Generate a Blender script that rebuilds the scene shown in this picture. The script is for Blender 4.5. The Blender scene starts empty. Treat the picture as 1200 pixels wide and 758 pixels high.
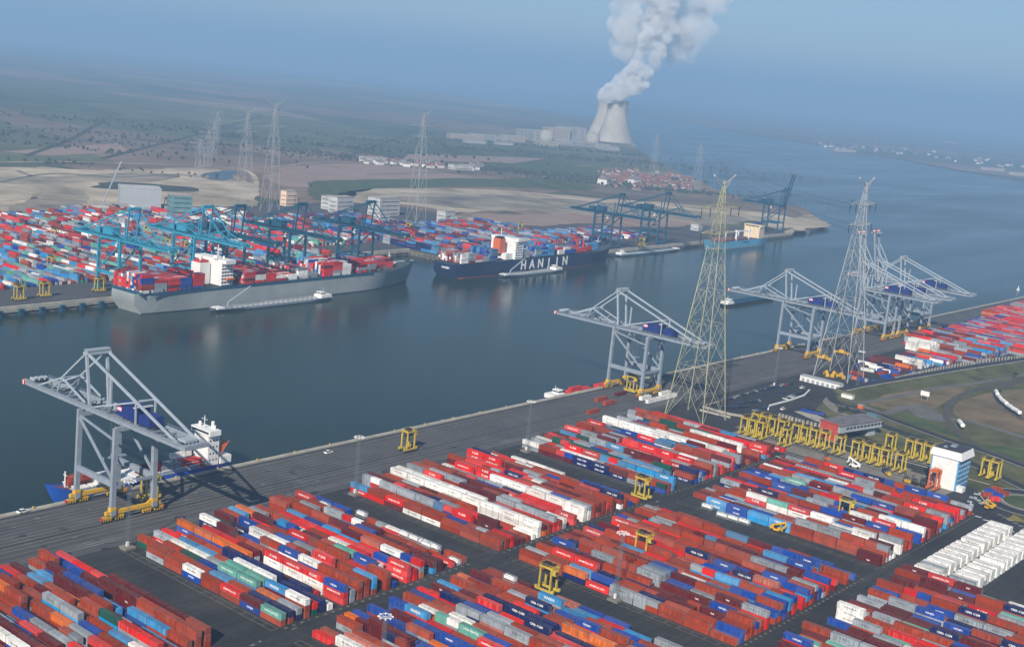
import bpy, bmesh, math, random
from mathutils import Vector, Matrix
R = math.radians
random.seed(11)
S = bpy.context.scene
COL = S.collection
# ------------------------------------------------------------------ camera
H = 215.0
F, PITCH, ROLL, YAW = 1482.87, .19100655, .0953906, .6806698      # photo is 1200x758
_cp, _sp = math.cos(PITCH), math.sin(PITCH)
FW = Vector((math.cos(YAW)*_cp, math.sin(YAW)*_cp, -_sp))
_r = FW.cross(Vector((0, 0, 1))).normalized(); _u = _r.cross(FW)
RT = math.cos(ROLL)*_r + math.sin(ROLL)*_u
UP = -math.sin(ROLL)*_r + math.cos(ROLL)*_u
cam = bpy.data.objects.new('camera', bpy.data.cameras.new('camera')); COL.objects.link(cam)
cam.matrix_world = Matrix((( RT.x, UP.x, -FW.x, 0), (RT.y, UP.y, -FW.y, 0), (RT.z, UP.z, -FW.z, H), (0, 0, 0, 1)))
cam.data.sensor_width = 36; cam.data.lens = F/1200*36
cam.data.clip_start = 5; cam.data.clip_end = 120000
S.camera = cam
# ------------------------------------------------------------------ light
SUN_AZ, SUN_EL = R(204), R(35)            # direction the light comes from
W = bpy.data.worlds.new('World'); S.world = W; W.use_nodes = True
nt = W.node_tree; bg = nt.nodes['Background']
sky = nt.nodes.new('ShaderNodeTexSky'); sky.sky_type = 'NISHITA'; sky.sun_disc = False
sky.sun_elevation = SUN_EL; sky.sun_rotation = R(90) - SUN_AZ
sky.air_density = 1.0; sky.dust_density = .0; sky.ozone_density = 5.0; sky.altitude = 200
nt.links.new(sky.outputs[0], bg.inputs[0]); bg.inputs[1].default_value = .058
sl = bpy.data.lights.new('sun', 'SUN'); sl.energy = 5.0; sl.angle = R(.55); sl.color = (1, .92, .80)
so = bpy.data.objects.new('sun', sl); COL.objects.link(so)
sd = Vector((math.cos(SUN_AZ)*math.cos(SUN_EL), math.sin(SUN_AZ)*math.cos(SUN_EL), math.sin(SUN_EL)))
so.rotation_euler = sd.to_track_quat('Z', 'Y').to_euler(); so.location = (0, 0, 700)
S.view_settings.view_transform = 'Standard'; S.view_settings.look = 'None'
S.view_settings.exposure = 0.5; S.view_settings.gamma = 1
S.cycles.use_denoising = True; S.cycles.volume_bounces = 3; S.cycles.max_bounces = 8
S.cycles.transparent_max_bounces = 12
HAZE_D = 1.68e-4
HAZE_C = (.35, .57, .85)
HAZE_TOP = 675

# ------------------------------------------------------------------ helpers
def at(px, py, z=0):
    """ground point seen at a photo pixel"""
    d = FW*1.0 + RT*((px-600)/F) - UP*((py-379)/F)
    t = (z-H)/d.z
    return Vector((d.x*t, d.y*t, z))
def topix(v):
    v = Vector(v) - Vector((0, 0, H)); d = v.dot(FW)
    return 600+F*v.dot(RT)/d, 379-F*v.dot(UP)/d, d

def mat(name, col, rough=.7, noise=.0, scale=.1, metal=0., spec=.3, tint=None, bump=0, var=0, detail=4):
    m = bpy.data.materials.new(name); m.use_nodes = True
    n = m.node_tree.nodes; l = m.node_tree.links; b = n['Principled BSDF']
    b.inputs['Roughness'].default_value = rough; b.inputs['Metallic'].default_value = metal
    b.inputs['Specular IOR Level'].default_value = spec
    c = (*col, 1); b.inputs['Base Color'].default_value = c
    src = None
    if noise:
        g = n.new('ShaderNodeNewGeometry'); t = n.new('ShaderNodeTexNoise'); t.inputs['Scale'].default_value = scale
        t.inputs['Detail'].default_value = detail; t.inputs['Roughness'].default_value = .65
        l.new(g.outputs['Position'], t.inputs['Vector'])
        rp = n.new('ShaderNodeValToRGB'); rp.color_ramp.elements[0].position = .33; rp.color_ramp.elements[1].position = .68
        t2 = tint or tuple(min(1, x*(1+noise)) for x in col)
        rp.color_ramp.elements[0].color = (*[x*(1-noise) for x in col], 1); rp.color_ramp.elements[1].color = (*t2, 1)
        l.new(t.outputs[0], rp.inputs[0]); src = rp.outputs[0]
        if bump:
            bp = n.new('ShaderNodeBump'); bp.inputs['Strength'].default_value = bump
            l.new(t.outputs[0], bp.inputs['Height']); l.new(bp.outputs[0], b.inputs['Normal'])
    if var:                                   # each container weathers differently
        g = n.new('ShaderNodeNewGeometry'); oi = n.new('ShaderNodeObjectInfo'); ad = n.new('ShaderNodeMath'); ad.operation = 'ADD'
        l.new(g.outputs['Random Per Island'], ad.inputs[0]); l.new(oi.outputs['Random'], ad.inputs[1])
        fr = n.new('ShaderNodeMath'); fr.operation = 'FRACT'; l.new(ad.outputs[0], fr.inputs[0])
        mr = n.new('ShaderNodeMapRange'); mr.inputs[3].default_value = 1-var; mr.inputs[4].default_value = 1+var
        l.new(fr.outputs[0], mr.inputs[0])
        hs = n.new('ShaderNodeHueSaturation')
        l.new(mr.outputs[0], hs.inputs['Value'])
        mr2 = n.new('ShaderNodeMapRange'); mr2.inputs[3].default_value = .9; mr2.inputs[4].default_value = 1.12
        m3 = n.new('ShaderNodeMath'); m3.operation = 'MULTIPLY'; m3.inputs[1].default_value = 7.31; l.new(fr.outputs[0], m3.inputs[0])
        f2 = n.new('ShaderNodeMath'); f2.operation = 'FRACT'; l.new(m3.outputs[0], f2.inputs[0]); l.new(f2.outputs[0], mr2.inputs[0])
        l.new(mr2.outputs[0], hs.inputs['Saturation'])
        if src: l.new(src, hs.inputs['Color'])
        else: hs.inputs['Color'].default_value = c
        src = hs.outputs[0]
    if var:                                   # dust and fading on the upward faces
        g2 = n.new('ShaderNodeNewGeometry'); sp = n.new('ShaderNodeSeparateXYZ'); l.new(g2.outputs['True Normal'], sp.inputs[0])
        t3 = n.new('ShaderNodeTexNoise'); t3.inputs['Scale'].default_value = .5; t3.inputs['Detail'].default_value = 5; l.new(g2.outputs['Position'], t3.inputs['Vector'])
        mq = n.new('ShaderNodeMapRange'); mq.inputs[1].default_value = .35; mq.inputs[2].default_value = .7; mq.inputs[3].default_value = .03; mq.inputs[4].default_value = .32; l.new(t3.outputs[0], mq.inputs[0])
        gt = n.new('ShaderNodeMath'); gt.operation = 'GREATER_THAN'; gt.inputs[1].default_value = .7; l.new(sp.outputs[2], gt.inputs[0])
        mm_ = n.new('ShaderNodeMath'); mm_.operation = 'MULTIPLY'; l.new(gt.outputs[0], mm_.inputs[0]); l.new(mq.outputs[0], mm_.inputs[1])
        mx = n.new('ShaderNodeMix'); mx.data_type = 'RGBA'; l.new(mm_.outputs[0], mx.inputs[0]); l.new(src, mx.inputs[6]); mx.inputs[7].default_value = (.17, .13, .10, 1); src = mx.outputs[2]
        # rusty streaks down the walls
        mpp = n.new('ShaderNodeMapping'); mpp.inputs['Scale'].default_value = (1.3, 1.3, .12); l.new(g2.outputs['Position'], mpp.inputs[0])
        t4 = n.new('ShaderNodeTexNoise'); t4.inputs['Scale'].default_value = 1; t4.inputs['Detail'].default_value = 4; l.new(mpp.outputs[0], t4.inputs['Vector'])
        mr4 = n.new('ShaderNodeMapRange'); mr4.inputs[1].default_value = .52; mr4.inputs[2].default_value = .72; mr4.inputs[3].default_value = 0; mr4.inputs[4].default_value = .45; l.new(t4.outputs[0], mr4.inputs[0])
        mx2 = n.new('ShaderNodeMix'); mx2.data_type = 'RGBA'; l.new(mr4.outputs[0], mx2.inputs[0]); l.new(src, mx2.inputs[6]); mx2.inputs[7].default_value = (.10, .055, .035, 1); src = mx2.outputs[2]
    if src: l.new(src, b.inputs['Base Color'])
    return m

class MB:
    def __init__(s): s.v = []; s.f = []; s.m = []; s.sm = False
    def add(s, vs, fs, mi=0):
        o = len(s.v); s.v += [tuple(v) for v in vs]; s.f += [tuple(i+o for i in f) for f in fs]; s.m += [mi]*len(fs); return s
    def box(s, cx, cy, cz, sx, sy, sz, mi=0, rz=0):
        """centre x,y, BOTTOM z"""
        c, n = math.cos(rz), math.sin(rz); vs = []
        for z in (cz, cz+sz):
            for x, y in ((-1, -1), (1, -1), (1, 1), (-1, 1)):
                x, y = x*sx/2, y*sy/2; vs.append((cx+x*c-y*n, cy+x*n+y*c, z))
        return s.add(vs, [(3, 2, 1, 0), (4, 5, 6, 7), (0, 1, 5, 4), (1, 2, 6, 5), (2, 3, 7, 6), (3, 0, 4, 7)], mi)
    def beam(s, p, q, w=1., h=None, mi=0):
        p, q = Vector(p), Vector(q); h = h or w; d = (q-p).normalized()
        up = Vector((0, 0, 1)) if abs(d.z) < .9 else Vector((1, 0, 0))
        a = d.cross(up).normalized(); b = a.cross(d); vs = []
        for e in (p, q):
            for i, j in ((-1, -1), (1, -1), (1, 1), (-1, 1)): vs.append(e + a*(i*w/2) + b*(j*h/2))
        return s.add(vs, [(0, 1, 2, 3), (7, 6, 5, 4), (4, 5, 1, 0), (5, 6, 2, 1), (6, 7, 3, 2), (7, 4, 0, 3)], mi)
    def cyl(s, p, q, r, r2=None, n=10, mi=0, cap=True):
        p, q = Vector(p), Vector(q); r2 = r if r2 is None else r2; d = (q-p).normalized()
        up = Vector((0, 0, 1)) if abs(d.z) < .9 else Vector((1, 0, 0))
        a = d.cross(up).normalized(); b = a.cross(d); vs = []
        for e, rr in ((p, r), (q, r2)):
            for i in range(n):
                t = 2*math.pi*i/n; vs.append(e + a*(rr*math.cos(t)) + b*(rr*math.sin(t)))
        fs = [((i+1) % n, i, n+i, n+(i+1) % n) for i in range(n)]
        if cap: fs += [tuple(range(n)), tuple(reversed(range(n, 2*n)))]
        return s.add(vs, fs, mi)
    def prism(s, poly, z0, z1, mi=0, side=None):
        n = len(poly); area = sum(poly[i][0]*poly[(i+1) % n][1]-poly[(i+1) % n][0]*poly[i][1] for i in range(n))
        if area < 0: poly = poly[::-1]
        vs = [(p[0], p[1], z0) for p in poly]+[(p[0], p[1], z1) for p in poly]
        s.add(vs, [tuple(range(n, 2*n))], mi)
        return s.add(vs, [tuple(reversed(range(n)))] + [(i, (i+1) % n, n+(i+1) % n, n+i) for i in range(n)], mi if side is None else side)
    def sheet(s, poly, z, mi=0):
        n = len(poly); area = sum(poly[i][0]*poly[(i+1) % n][1]-poly[(i+1) % n][0]*poly[i][1] for i in range(n))
        if area < 0: poly = poly[::-1]
        return s.add([(p[0], p[1], z) for p in poly], [tuple(range(n))], mi)
    def rib(s, pts, w, z, mi=0):
        """flat strip along a polyline"""
        vs = []
        for i, p in enumerate(pts):
            a = Vector(pts[max(0, i-1)][:2]); b = Vector(pts[min(len(pts)-1, i+1)][:2]); d = (b-a).normalized(); nn = Vector((-d.y, d.x))
            ww = w[i] if isinstance(w, (list, tuple)) else w
            vs += [(p[0]+nn.x*ww/2, p[1]+nn.y*ww/2, z), (p[0]-nn.x*ww/2, p[1]-nn.y*ww/2, z)]
        return s.add(vs, [(2*i, 2*i+1, 2*i+3, 2*i+2) for i in range(len(pts)-1)], mi)
    def mesh(s, name, mats):
        me = bpy.data.meshes.new(name); me.from_pydata(s.v, [], s.f)
        for m in (mats if isinstance(mats, (list, tuple)) else [mats]): me.materials.append(m)
        me.polygons.foreach_set('material_index', s.m)
        if s.sm: me.polygons.foreach_set('use_smooth', [True]*len(s.f))
        me.update(); return me
    def build(s, name, mats, parent=None, loc=(0, 0, 0), rz=0):
        o = bpy.data.objects.new(name, s.mesh(name, mats)); COL.objects.link(o)
        o.location = loc; o.rotation_euler.z = rz
        if parent: o.parent = parent
        return o
def tag(o, label=None, cat=None, group=None, kind=None):
    if label: o['label'] = label
    if cat: o['category'] = cat
    if group: o['group'] = group
    if kind: o['kind'] = kind
    return o
def struct(o): o['kind'] = 'structure'; return o
def empty(name, loc=(0, 0, 0), rz=0):
    o = bpy.data.objects.new(name, None); COL.objects.link(o); o.location = loc; o.rotation_euler.z = rz; o.empty_display_size = .5
    return o
def copy_tree(o, parent=None):
    c = o.copy(); COL.objects.link(c)
    if parent: c.parent = parent
    for ch in list(o.children): copy_tree(ch, c)
    return c
def spline(pts, n=6):
    out = []; P = [Vector((p[0], p[1], 0)) for p in pts]
    for i in range(len(P)-1):
        a, b, c, d = P[max(0, i-1)], P[i], P[i+1], P[min(len(P)-1, i+2)]
        for k in range(n):
            t = k/n; out.append(.5*((2*b)+(c-a)*t+(2*a-5*b+4*c-d)*t*t+(3*b-a-3*c+d)*t**3))
    out.append(P[-1]); return out
_tc = {}
def text_mesh(txt, size, ext=.02, shear=0):
    """(verts, faces) of lettering in the xy plane, centred"""
    k = (txt, size, shear)
    if k in _tc: return _tc[k]
    cu = bpy.data.curves.new('t', 'FONT'); cu.body = txt; cu.size = size; cu.align_x = 'CENTER'; cu.align_y = 'CENTER'
    cu.resolution_u = 1; cu.extrude = ext; cu.offset = size*.022; cu.shear = shear
    o = bpy.data.objects.new('t', cu); COL.objects.link(o); bpy.context.view_layer.update()
    me = bpy.data.meshes.new_from_object(o); r = ([tuple(v.co) for v in me.vertices], [tuple(p.vertices) for p in me.polygons])
    bpy.data.objects.remove(o); bpy.data.curves.remove(cu); bpy.data.meshes.remove(me)
    _tc[k] = r; return r

# ------------------------------------------------------------------ materials
PAL = {  # container paints
 'r': (.30, .040, .011), 'm': (.105, .009, .009), 'R': (.60, .014, .006), 'b': (.010, .055, .30), 'l': (.055, .25, .50),
 'n': (.007, .014, .085), 'g': (.27, .30, .33), 'w': (.74, .73, .70), 'o': (.58, .13, .018), 't': (.12, .34, .28),
 'G': (.008, .07, .05), 'y': (.62, .36, .015), 'p': (.40, .12, .08), 's': (.08, .17, .30)}
PALN = {'r': 'rust red', 'm': 'maroon', 'R': 'bright red', 'b': 'blue', 'l': 'light blue', 'n': 'navy', 'g': 'grey', 'w': 'white',
        'o': 'orange', 't': 'pale green', 'G': 'dark green', 'y': 'yellow', 'p': 'faded pink', 's': 'slate blue'}
PK = list(PAL)
CM = [mat('paint_'+PALN[k].replace(' ', '_'), PAL[k], .6, .18, .22, var=.24, spec=.18) for k in PK]
M = {
 'white': mat('white_paint', (.74, .74, .72), .5, .08, .5), 'lettering': mat('white_lettering', (.8, .8, .78), .6),
 'dark_lettering': mat('dark_lettering', (.03, .035, .05), .6),
 'steel': mat('grey_steel', (.24, .28, .33), .5, .12, .3), 'steel2': mat('silver_steel', (.33, .38, .43), .45, .1, .3),
 'yellow': mat('machine_yellow', (.62, .36, .02), .5, .15, .6), 'strad': mat('carrier_yellow', (.50, .37, .045), .5, .2, .5),
 'black': mat('black_rubber', (.02, .02, .022), .8), 'blue': mat('house_blue', (.015, .03, .16), .5, .1, .3),
 'red': mat('signal_red', (.45, .03, .03), .5, .1, .4), 'cyan': mat('crane_cyan', (.03, .25, .38), .5, .1, .3),
 'teal': mat('crane_dark_blue', (.012, .075, .13), .5, .1, .3), 'glass': mat('dark_glass', (.02, .03, .04), .12, spec=.6),
 'galv': mat('galvanised_lattice', (.40, .41, .40), .5, .15, .06, metal=.0), 'pyl': mat('pylon_paint', (.40, .39, .26), .6, .2, .04),
 'concrete': mat('pale_concrete', (.34, .32, .27), .85, .22, .15), 'orange': mat('orange_paint', (.60, .13, .03), .5, .1, .4),
}
def asphalt():
    m = bpy.data.materials.new('yard_asphalt'); m.use_nodes = True; n = m.node_tree.nodes; l = m.node_tree.links; b = n['Principled BSDF']
    b.inputs['Roughness'].default_value = .85; b.inputs['Specular IOR Level'].default_value = .25
    g = n.new('ShaderNodeNewGeometry')
    def noise(sc, det=5, vec=None, rough=.6):
        t = n.new('ShaderNodeTexNoise'); t.inputs['Scale'].default_value = sc; t.inputs['Detail'].default_value = det; t.inputs['Roughness'].default_value = rough
        l.new(vec or g.outputs['Position'], t.inputs['Vector']); return t.outputs[0]
    def ramp(src, p0, c0, p1, c1):
        r = n.new('ShaderNodeValToRGB'); e = r.color_ramp.elements; e[0].position = p0; e[0].color = (*c0, 1); e[1].position = p1; e[1].color = (*c1, 1)
        l.new(src, r.inputs[0]); return r.outputs[0]
    def mul(a, c):
        x = n.new('ShaderNodeMix'); x.data_type = 'RGBA'; x.blend_type = 'MULTIPLY'; x.inputs[0].default_value = 1
        l.new(a, x.inputs[6]); l.new(c, x.inputs[7]); return x.outputs[2]
    base = ramp(noise(.03), .35, (.026, .027, .028), .7, (.052, .051, .050))
    mp = n.new('ShaderNodeMapping'); mp.inputs['Scale'].default_value = (.012, .5, 1); l.new(g.outputs['Position'], mp.inputs[0])
    st = ramp(noise(1., 4, mp.outputs[0]), .3, (.68, .68, .70), .7, (1.35, 1.33, 1.28))          # worn lengthways by traffic
    mp2 = n.new('ShaderNodeMapping'); mp2.inputs['Scale'].default_value = (.35, .015, 1); l.new(g.outputs['Position'], mp2.inputs[0])
    st2 = ramp(noise(1., 3, mp2.outputs[0]), .35, (.86, .86, .86), .65, (1.08, 1.08, 1.08))
    sp = ramp(noise(.35, 6, rough=.75), .3, (.82, .82, .82), .75, (1.12, 1.12, 1.12))
    l.new(mul(mul(mul(base, st), st2), sp), b.inputs['Base Color'])
    return m
M['asphalt'] = asphalt()
M['asphalt_dark'] = mat('fresh_asphalt', (.028, .029, .033), .85, .2, .08)
M['apron'] = mat('quay_apron', (.072, .071, .070), .85, .18, .05)
M['line'] = mat('worn_line_paint', (.22, .22, .21), .8, .5, .06)
M['tanline'] = mat('worn_tan_paint', (.15, .135, .105), .8, .3, .3)
M['whiteline'] = mat('white_road_paint', (.6, .6, .58), .8, .15, .3)
M['slab'] = mat('parking_slab', (.19, .175, .145), .9, .18, .12)
M['grass'] = mat('dyke_grass', (.060, .072, .020), .95, .35, .035, tint=(.13, .12, .05), detail=8)
M['green'] = mat('green_verge', (.050, .070, .022), .95, .3, .05, tint=(.085, .115, .035), detail=8)
M['dry'] = mat('dry_grass', (.13, .095, .045), .95, .3, .03, tint=(.21, .155, .085), detail=8)
M['path'] = mat('gravel_path', (.12, .115, .105), .95, .2, .05)
M['ballast'] = mat('rail_ballast', (.075, .066, .06), .95, .25, .2)
M['sand'] = mat('dredged_sand', (.30, .245, .16), .95, .35, .009, tint=(.60, .50, .36), detail=12)
M['mud'] = mat('wet_sand', (.17, .15, .115), .95, .4, .01, tint=(.40, .34, .25), detail=12)
M['pink'] = mat('levelled_ground', (.27, .19, .15), .95, .12, .01)
M['farwall'] = mat('quay_wall_stained', (.05, .048, .04), .9, .5, .15, tint=(.2, .19, .15))
M['wood'] = mat('far_woodland', (.045, .055, .036), .95, .3, .02)

def farmland():
    m = bpy.data.materials.new('farmland'); m.use_nodes = True; n = m.node_tree.nodes; l = m.node_tree.links; b = n['Principled BSDF']
    b.inputs['Roughness'].default_value = .95; b.inputs['Specular IOR Level'].default_value = .1
    g = n.new('ShaderNodeNewGeometry'); mp = n.new('ShaderNodeMapping'); l.new(g.outputs['Position'], mp.inputs[0])
    mp.inputs['Rotation'].default_value = (0, 0, R(38)); mp.inputs['Scale'].default_value = (.0030, .0011, 1)
    v = n.new('ShaderNodeTexVoronoi'); v.distance = 'CHEBYCHEV'; v.inputs['Scale'].default_value = 1; v.inputs['Randomness'].default_value = .75; v.voronoi_dimensions = '2D'
    l.new(mp.outputs[0], v.inputs['Vector'])
    sx = n.new('ShaderNodeSeparateColor'); l.new(v.outputs['Color'], sx.inputs[0])
    r = n.new('ShaderNodeValToRGB'); r.color_ramp.interpolation = 'CONSTANT'; e = r.color_ramp.elements
    cs = [(.085, .10, .055), (.20, .145, .105), (.11, .115, .07), (.075, .09, .05), (.16, .125, .09), (.12, .125, .075), (.22, .17, .125), (.09, .105, .06)]
    e[0].color = (*cs[0], 1); e[1].position = .13; e[1].color = (*cs[1], 1)
    for i, c in enumerate(cs[2:]):
        q = e.new(.25+i*.125); q.color = (*c, 1)
    l.new(sx.outputs[0], r.inputs[0])
    t = n.new('ShaderNodeTexNoise'); t.inputs['Scale'].default_value = .006; t.inputs['Detail'].default_value = 8; l.new(g.outputs['Position'], t.inputs['Vector'])
    r2 = n.new('ShaderNodeValToRGB'); r2.color_ramp.elements[0].position = .3; r2.color_ramp.elements[1].position = .7
    r2.color_ramp.elements[0].color = (.65, .65, .65, 1); r2.color_ramp.elements[1].color = (1.3, 1.3, 1.3, 1); l.new(t.outputs[0], r2.inputs[0])
    x = n.new('ShaderNodeMix'); x.data_type = 'RGBA'; x.blend_type = 'MULTIPLY'; x.inputs[0].default_value = 1
    l.new(r.outputs[0], x.inputs[6]); l.new(r2.outputs[0], x.inputs[7]); l.new(x.outputs[2], b.inputs['Base Color'])
    return m
M['farm'] = farmland()
def water():
    m = bpy.data.materials.new('river_water'); m.use_nodes = True; n = m.node_tree.nodes; l = m.node_tree.links; b = n['Principled BSDF']
    b.inputs['Base Color'].default_value = (.030, .046, .036, 1); b.inputs['Roughness'].default_value = .22; b.inputs['IOR'].default_value = 1.33
    b.inputs['Specular IOR Level'].default_value = .2
    g = n.new('ShaderNodeNewGeometry')
    t = n.new('ShaderNodeTexNoise'); t.inputs['Scale'].default_value = .35; t.inputs['Detail'].default_value = 5; l.new(g.outputs['Position'], t.inputs['Vector'])
    bp = n.new('ShaderNodeBump'); bp.inputs['Strength'].default_value = .5; bp.inputs['Distance'].default_value = .25
    l.new(t.outputs[0], bp.inputs['Height']); l.new(bp.outputs[0], b.inputs['Normal'])
    mp = n.new('ShaderNodeMapping'); mp.inputs['Scale'].default_value = (.0022, .009, 1); mp.inputs['Rotation'].default_value = (0, 0, R(-8)); l.new(g.outputs['Position'], mp.inputs[0])
    t2 = n.new('ShaderNodeTexNoise'); t2.inputs['Scale'].default_value = 1; t2.inputs['Detail'].default_value = 6; l.new(mp.outputs[0], t2.inputs['Vector'])
    mr = n.new('ShaderNodeMapRange'); mr.inputs[1].default_value = .3; mr.inputs[2].default_value = .7; mr.inputs[3].default_value = .12; mr.inputs[4].default_value = .26
    l.new(t2.outputs[0], mr.inputs[0]); l.new(mr.outputs[0], b.inputs['Roughness'])
    rp = n.new('ShaderNodeValToRGB'); rp.color_ramp.elements[0].color = (.009, .019, .013, 1); rp.color_ramp.elements[1].color = (.024, .040, .026, 1)
    rp.color_ramp.elements[0].position = .3; rp.color_ramp.elements[1].position = .7
    l.new(t2.outputs[0], rp.inputs[0]); l.new(rp.outputs[0], b.inputs['Base Color'])
    return m
M['water'] = water()

# ------------------------------------------------------------------ ground, water, haze
WZ = -5.5
BIG = 27000
struct(MB().sheet([(-BIG, -BIG), (BIG, -BIG), (BIG, BIG), (-BIG, BIG)], WZ-8).build('riverbed', M['wood']))
struct(MB().sheet([(-BIG+50, -BIG+50), (BIG-50, -BIG+50), (BIG-50, BIG-50), (-BIG+50, BIG-50)], WZ).build('water', M['water']))
# near bank: one slab up to the quay edge
QY = 513.0
struct(MB().prism([(-900, -1500), (5200, -1500), (5200, -200), (3400, 430), (2500, QY), (-900, QY)], WZ-7, 0, 0, 1).build('ground', [M['asphalt'], M['farwall']]))
struct(MB().box(800, QY-1.3, .004, 3400, 3.0, .55).build('quay_kerb', M['concrete']))
struct(MB().sheet([(-900, 452), (2500, 452), (2500, QY-2.8), (-900, QY-2.8)], .02).build('quay_apron', M['apron']))
mb = MB()
for y in (505.6, 510.0, 500.6, 497.2, 493.6, 490.2, 486.6, 483.2, 479.6, 476.0, 472.5, 468, 463, 460.8, 458.6):
    mb.box(800, y, .03, 3300, .26 if y > 462 else .42, .012, 0)
for y in (508.2, 478.0): mb.box(800, y, .03, 3300, .8, .02, 1)
struct(mb.build('quay_lane_lines', [M['line'], M['black']]))

# far terminal frame (3 degrees off the near quay)
FA = R(3.03); FC = Vector((592, 923, 0))
FU = Vector((math.cos(FA), math.sin(FA), 0)); FV = Vector((-math.sin(FA), math.cos(FA), 0))
def fq(u, v, z=0): return FC + FU*u + FV*v + Vector((0, 0, z))
bankL = [(962, 258), (940, 242), (900, 237), (870, 232), (840, 222), (822, 213), (790, 199), (764, 186), (746, 173), (738, 163), (726, 151), (705, 141)]
bankR = [(1260, 222), (1200, 211), (1130, 200), (1060, 187), (1000, 178), (961, 169), (900, 160), (870, 155)]
farpoly = [fq(-3500, 0), fq(385, 0), fq(385, 104), fq(505, 104), fq(505, 0), fq(1372, 0), fq(1376, 28), fq(1440, 44)] + [at(949, 270), at(966, 264)] \
    + [at(*p) for p in bankL] + [Vector((9500, 9000, 0)), Vector((12000, 26000, 0)), Vector((-26000, 26000, 0)), Vector((-26000, 800, 0))]
struct(MB().prism(farpoly, WZ-7, 0, 0, 1).build('farmland', [M['farm'], M['farwall']]))
rp_ = [at(*p) for p in bankR]+[Vector((12500, 9800, 0)), Vector((26000, 24000, 0)), Vector((26000, -3000, 0)), Vector((9000, 600, 0))]
struct(MB().prism(rp_, WZ-7, -1, 0, 1).build('far_bank', [M['farm'], M['farwall']]))
# far terminal paving
tp = [fq(-1500, 3), fq(382, 3), fq(382, 107), fq(508, 107), fq(508, 3), fq(1370, 3), fq(1374, 30), fq(1250, 150), at(800, 266), at(700, 262), at(560, 266), at(530, 252), at(440, 238), at(300, 240), at(200, 241), at(110, 246), at(0, 262), fq(-1500, 420)]
struct(MB().sheet(tp, .12).build('far_terminal_pavement', mat('far_paving', (.07, .07, .072), .9, .15, .02)))
mb = MB()
for a, b in ((-1500, 383), (507, 1370)):
    p, q = fq(a, 1.6, .9), fq(b, 1.6, .9); mb.beam(p, q, 3.4, 1.8)
    mb.beam(fq(a, -.4, -1.2), fq(b, -.4, -1.2), .8, 2.6)
mb.beam(fq(383, 105.6, .9), fq(507, 105.6, .9), 3.4, 1.8); mb.beam(fq(383, 103.6, -1.2), fq(507, 103.6, -1.2), .8, 2.6)
mb.beam(fq(383.6, 3, .9), fq(383.6, 104, .9), 3, 1.8)
struct(mb.build('far_quay_kerb', M['concrete']))
for k in range(14):                       # dark fender piles against the far wall
    u = -150+k*18.5
    if u > 20: break
    f = MB(); f.box(0, 0, WZ-1, 3.4, 2.2, 6.2, 0).box(0, -.6, WZ+4.4, 4.0, 3.0, 1.0, 0)
    p = fq(u, -1.9); o = f.build('fender_pile', M['teal'], None, p, FA)
    tag(o, 'dark blue fender pile on the far quay wall, %s from the left' % ('first', 'second', 'third', 'fourth', 'fifth', 'sixth', 'seventh', 'eighth', 'ninth', 'tenth')[k], 'fender', 'fender piles along the far quay wall')

# polygons on the far land, laid out in px of the photo but lying on the ground
from mathutils.noise import noise as nz_
def fsheet(name, pts, m, z, smooth=True):
    P = [at(*p) for p in pts]
    if smooth:
        P = spline(P+[P[0]], 14)[:-1]; P = [Vector((p.x+26*nz_(p*.006)+9*nz_(p*.03), p.y+40*nz_(p*.006+Vector((9, 9, 3)))+14*nz_(p*.03+Vector((3, 7, 1))), 0)) for p in P]
    struct(MB().sheet(P, z).build(name, m))
fsheet('sand_flats', [(-60, 262), (60, 256), (120, 246), (205, 243), (275, 243), (296, 236), (300, 218), (268, 201), (200, 196), (120, 200), (40, 195), (-60, 200)], M['sand'], .25)
fsheet('wet_ground', [(-60, 214), (60, 207), (150, 203), (215, 206), (160, 214), (60, 216)], M['mud'], .4)
fsheet('wet_ground', [(105, 221), (150, 215), (215, 219), (230, 225), (160, 226)], M['wood'], .4)
fsheet('wet_ground', [(0, 250), (30, 235), (45, 222), (35, 212), (70, 216), (95, 232), (60, 247)], M['mud'], .45)
fsheet('pond', [(246, 206), (270, 200), (285, 203), (280, 210), (255, 211)], M['water'], .45)
fsheet('brown_field', [(318, 216), (330, 196), (430, 192), (560, 208), (600, 210), (430, 211), (360, 219)], M['pink'], .3)
fsheet('meadow', [(345, 222), (400, 211), (620, 209), (700, 219), (690, 224), (560, 219), (430, 224), (380, 236)], M['green'], .35)
fsheet('sand_flats', [(385, 226), (430, 223), (560, 222), (700, 232), (860, 245), (938, 258), (925, 262), (800, 252), (690, 244), (600, 243), (540, 250), (470, 240), (400, 236)], M['sand'], .35)
fsheet('wet_ground', [(420, 230), (540, 226), (660, 233), (800, 246), (880, 256), (860, 262), (720, 258), (620, 247), (560, 246), (480, 238)], M['mud'], .5)
fsheet('levelled_ground', [(500, 264), (540, 252), (640, 250), (740, 254), (810, 262), (740, 268), (690, 262), (560, 268)], M['pink'], .55)
fsheet('sand_flats', [(905, 264), (930, 254), (952, 252), (962, 262), (945, 270), (915, 272)], M['sand'], .5)
fsheet('brown_field', [(0, 178), (140, 168), (150, 178), (60, 183)], M['pink'], .3, False)
fsheet('brown_field', [(480, 180), (640, 186), (600, 192), (470, 188)], M['pink'], .3, False)
fsheet('meadow', [(560, 190), (700, 196), (800, 216), (720, 214), (640, 206)], M['green'], .3, False)

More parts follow.
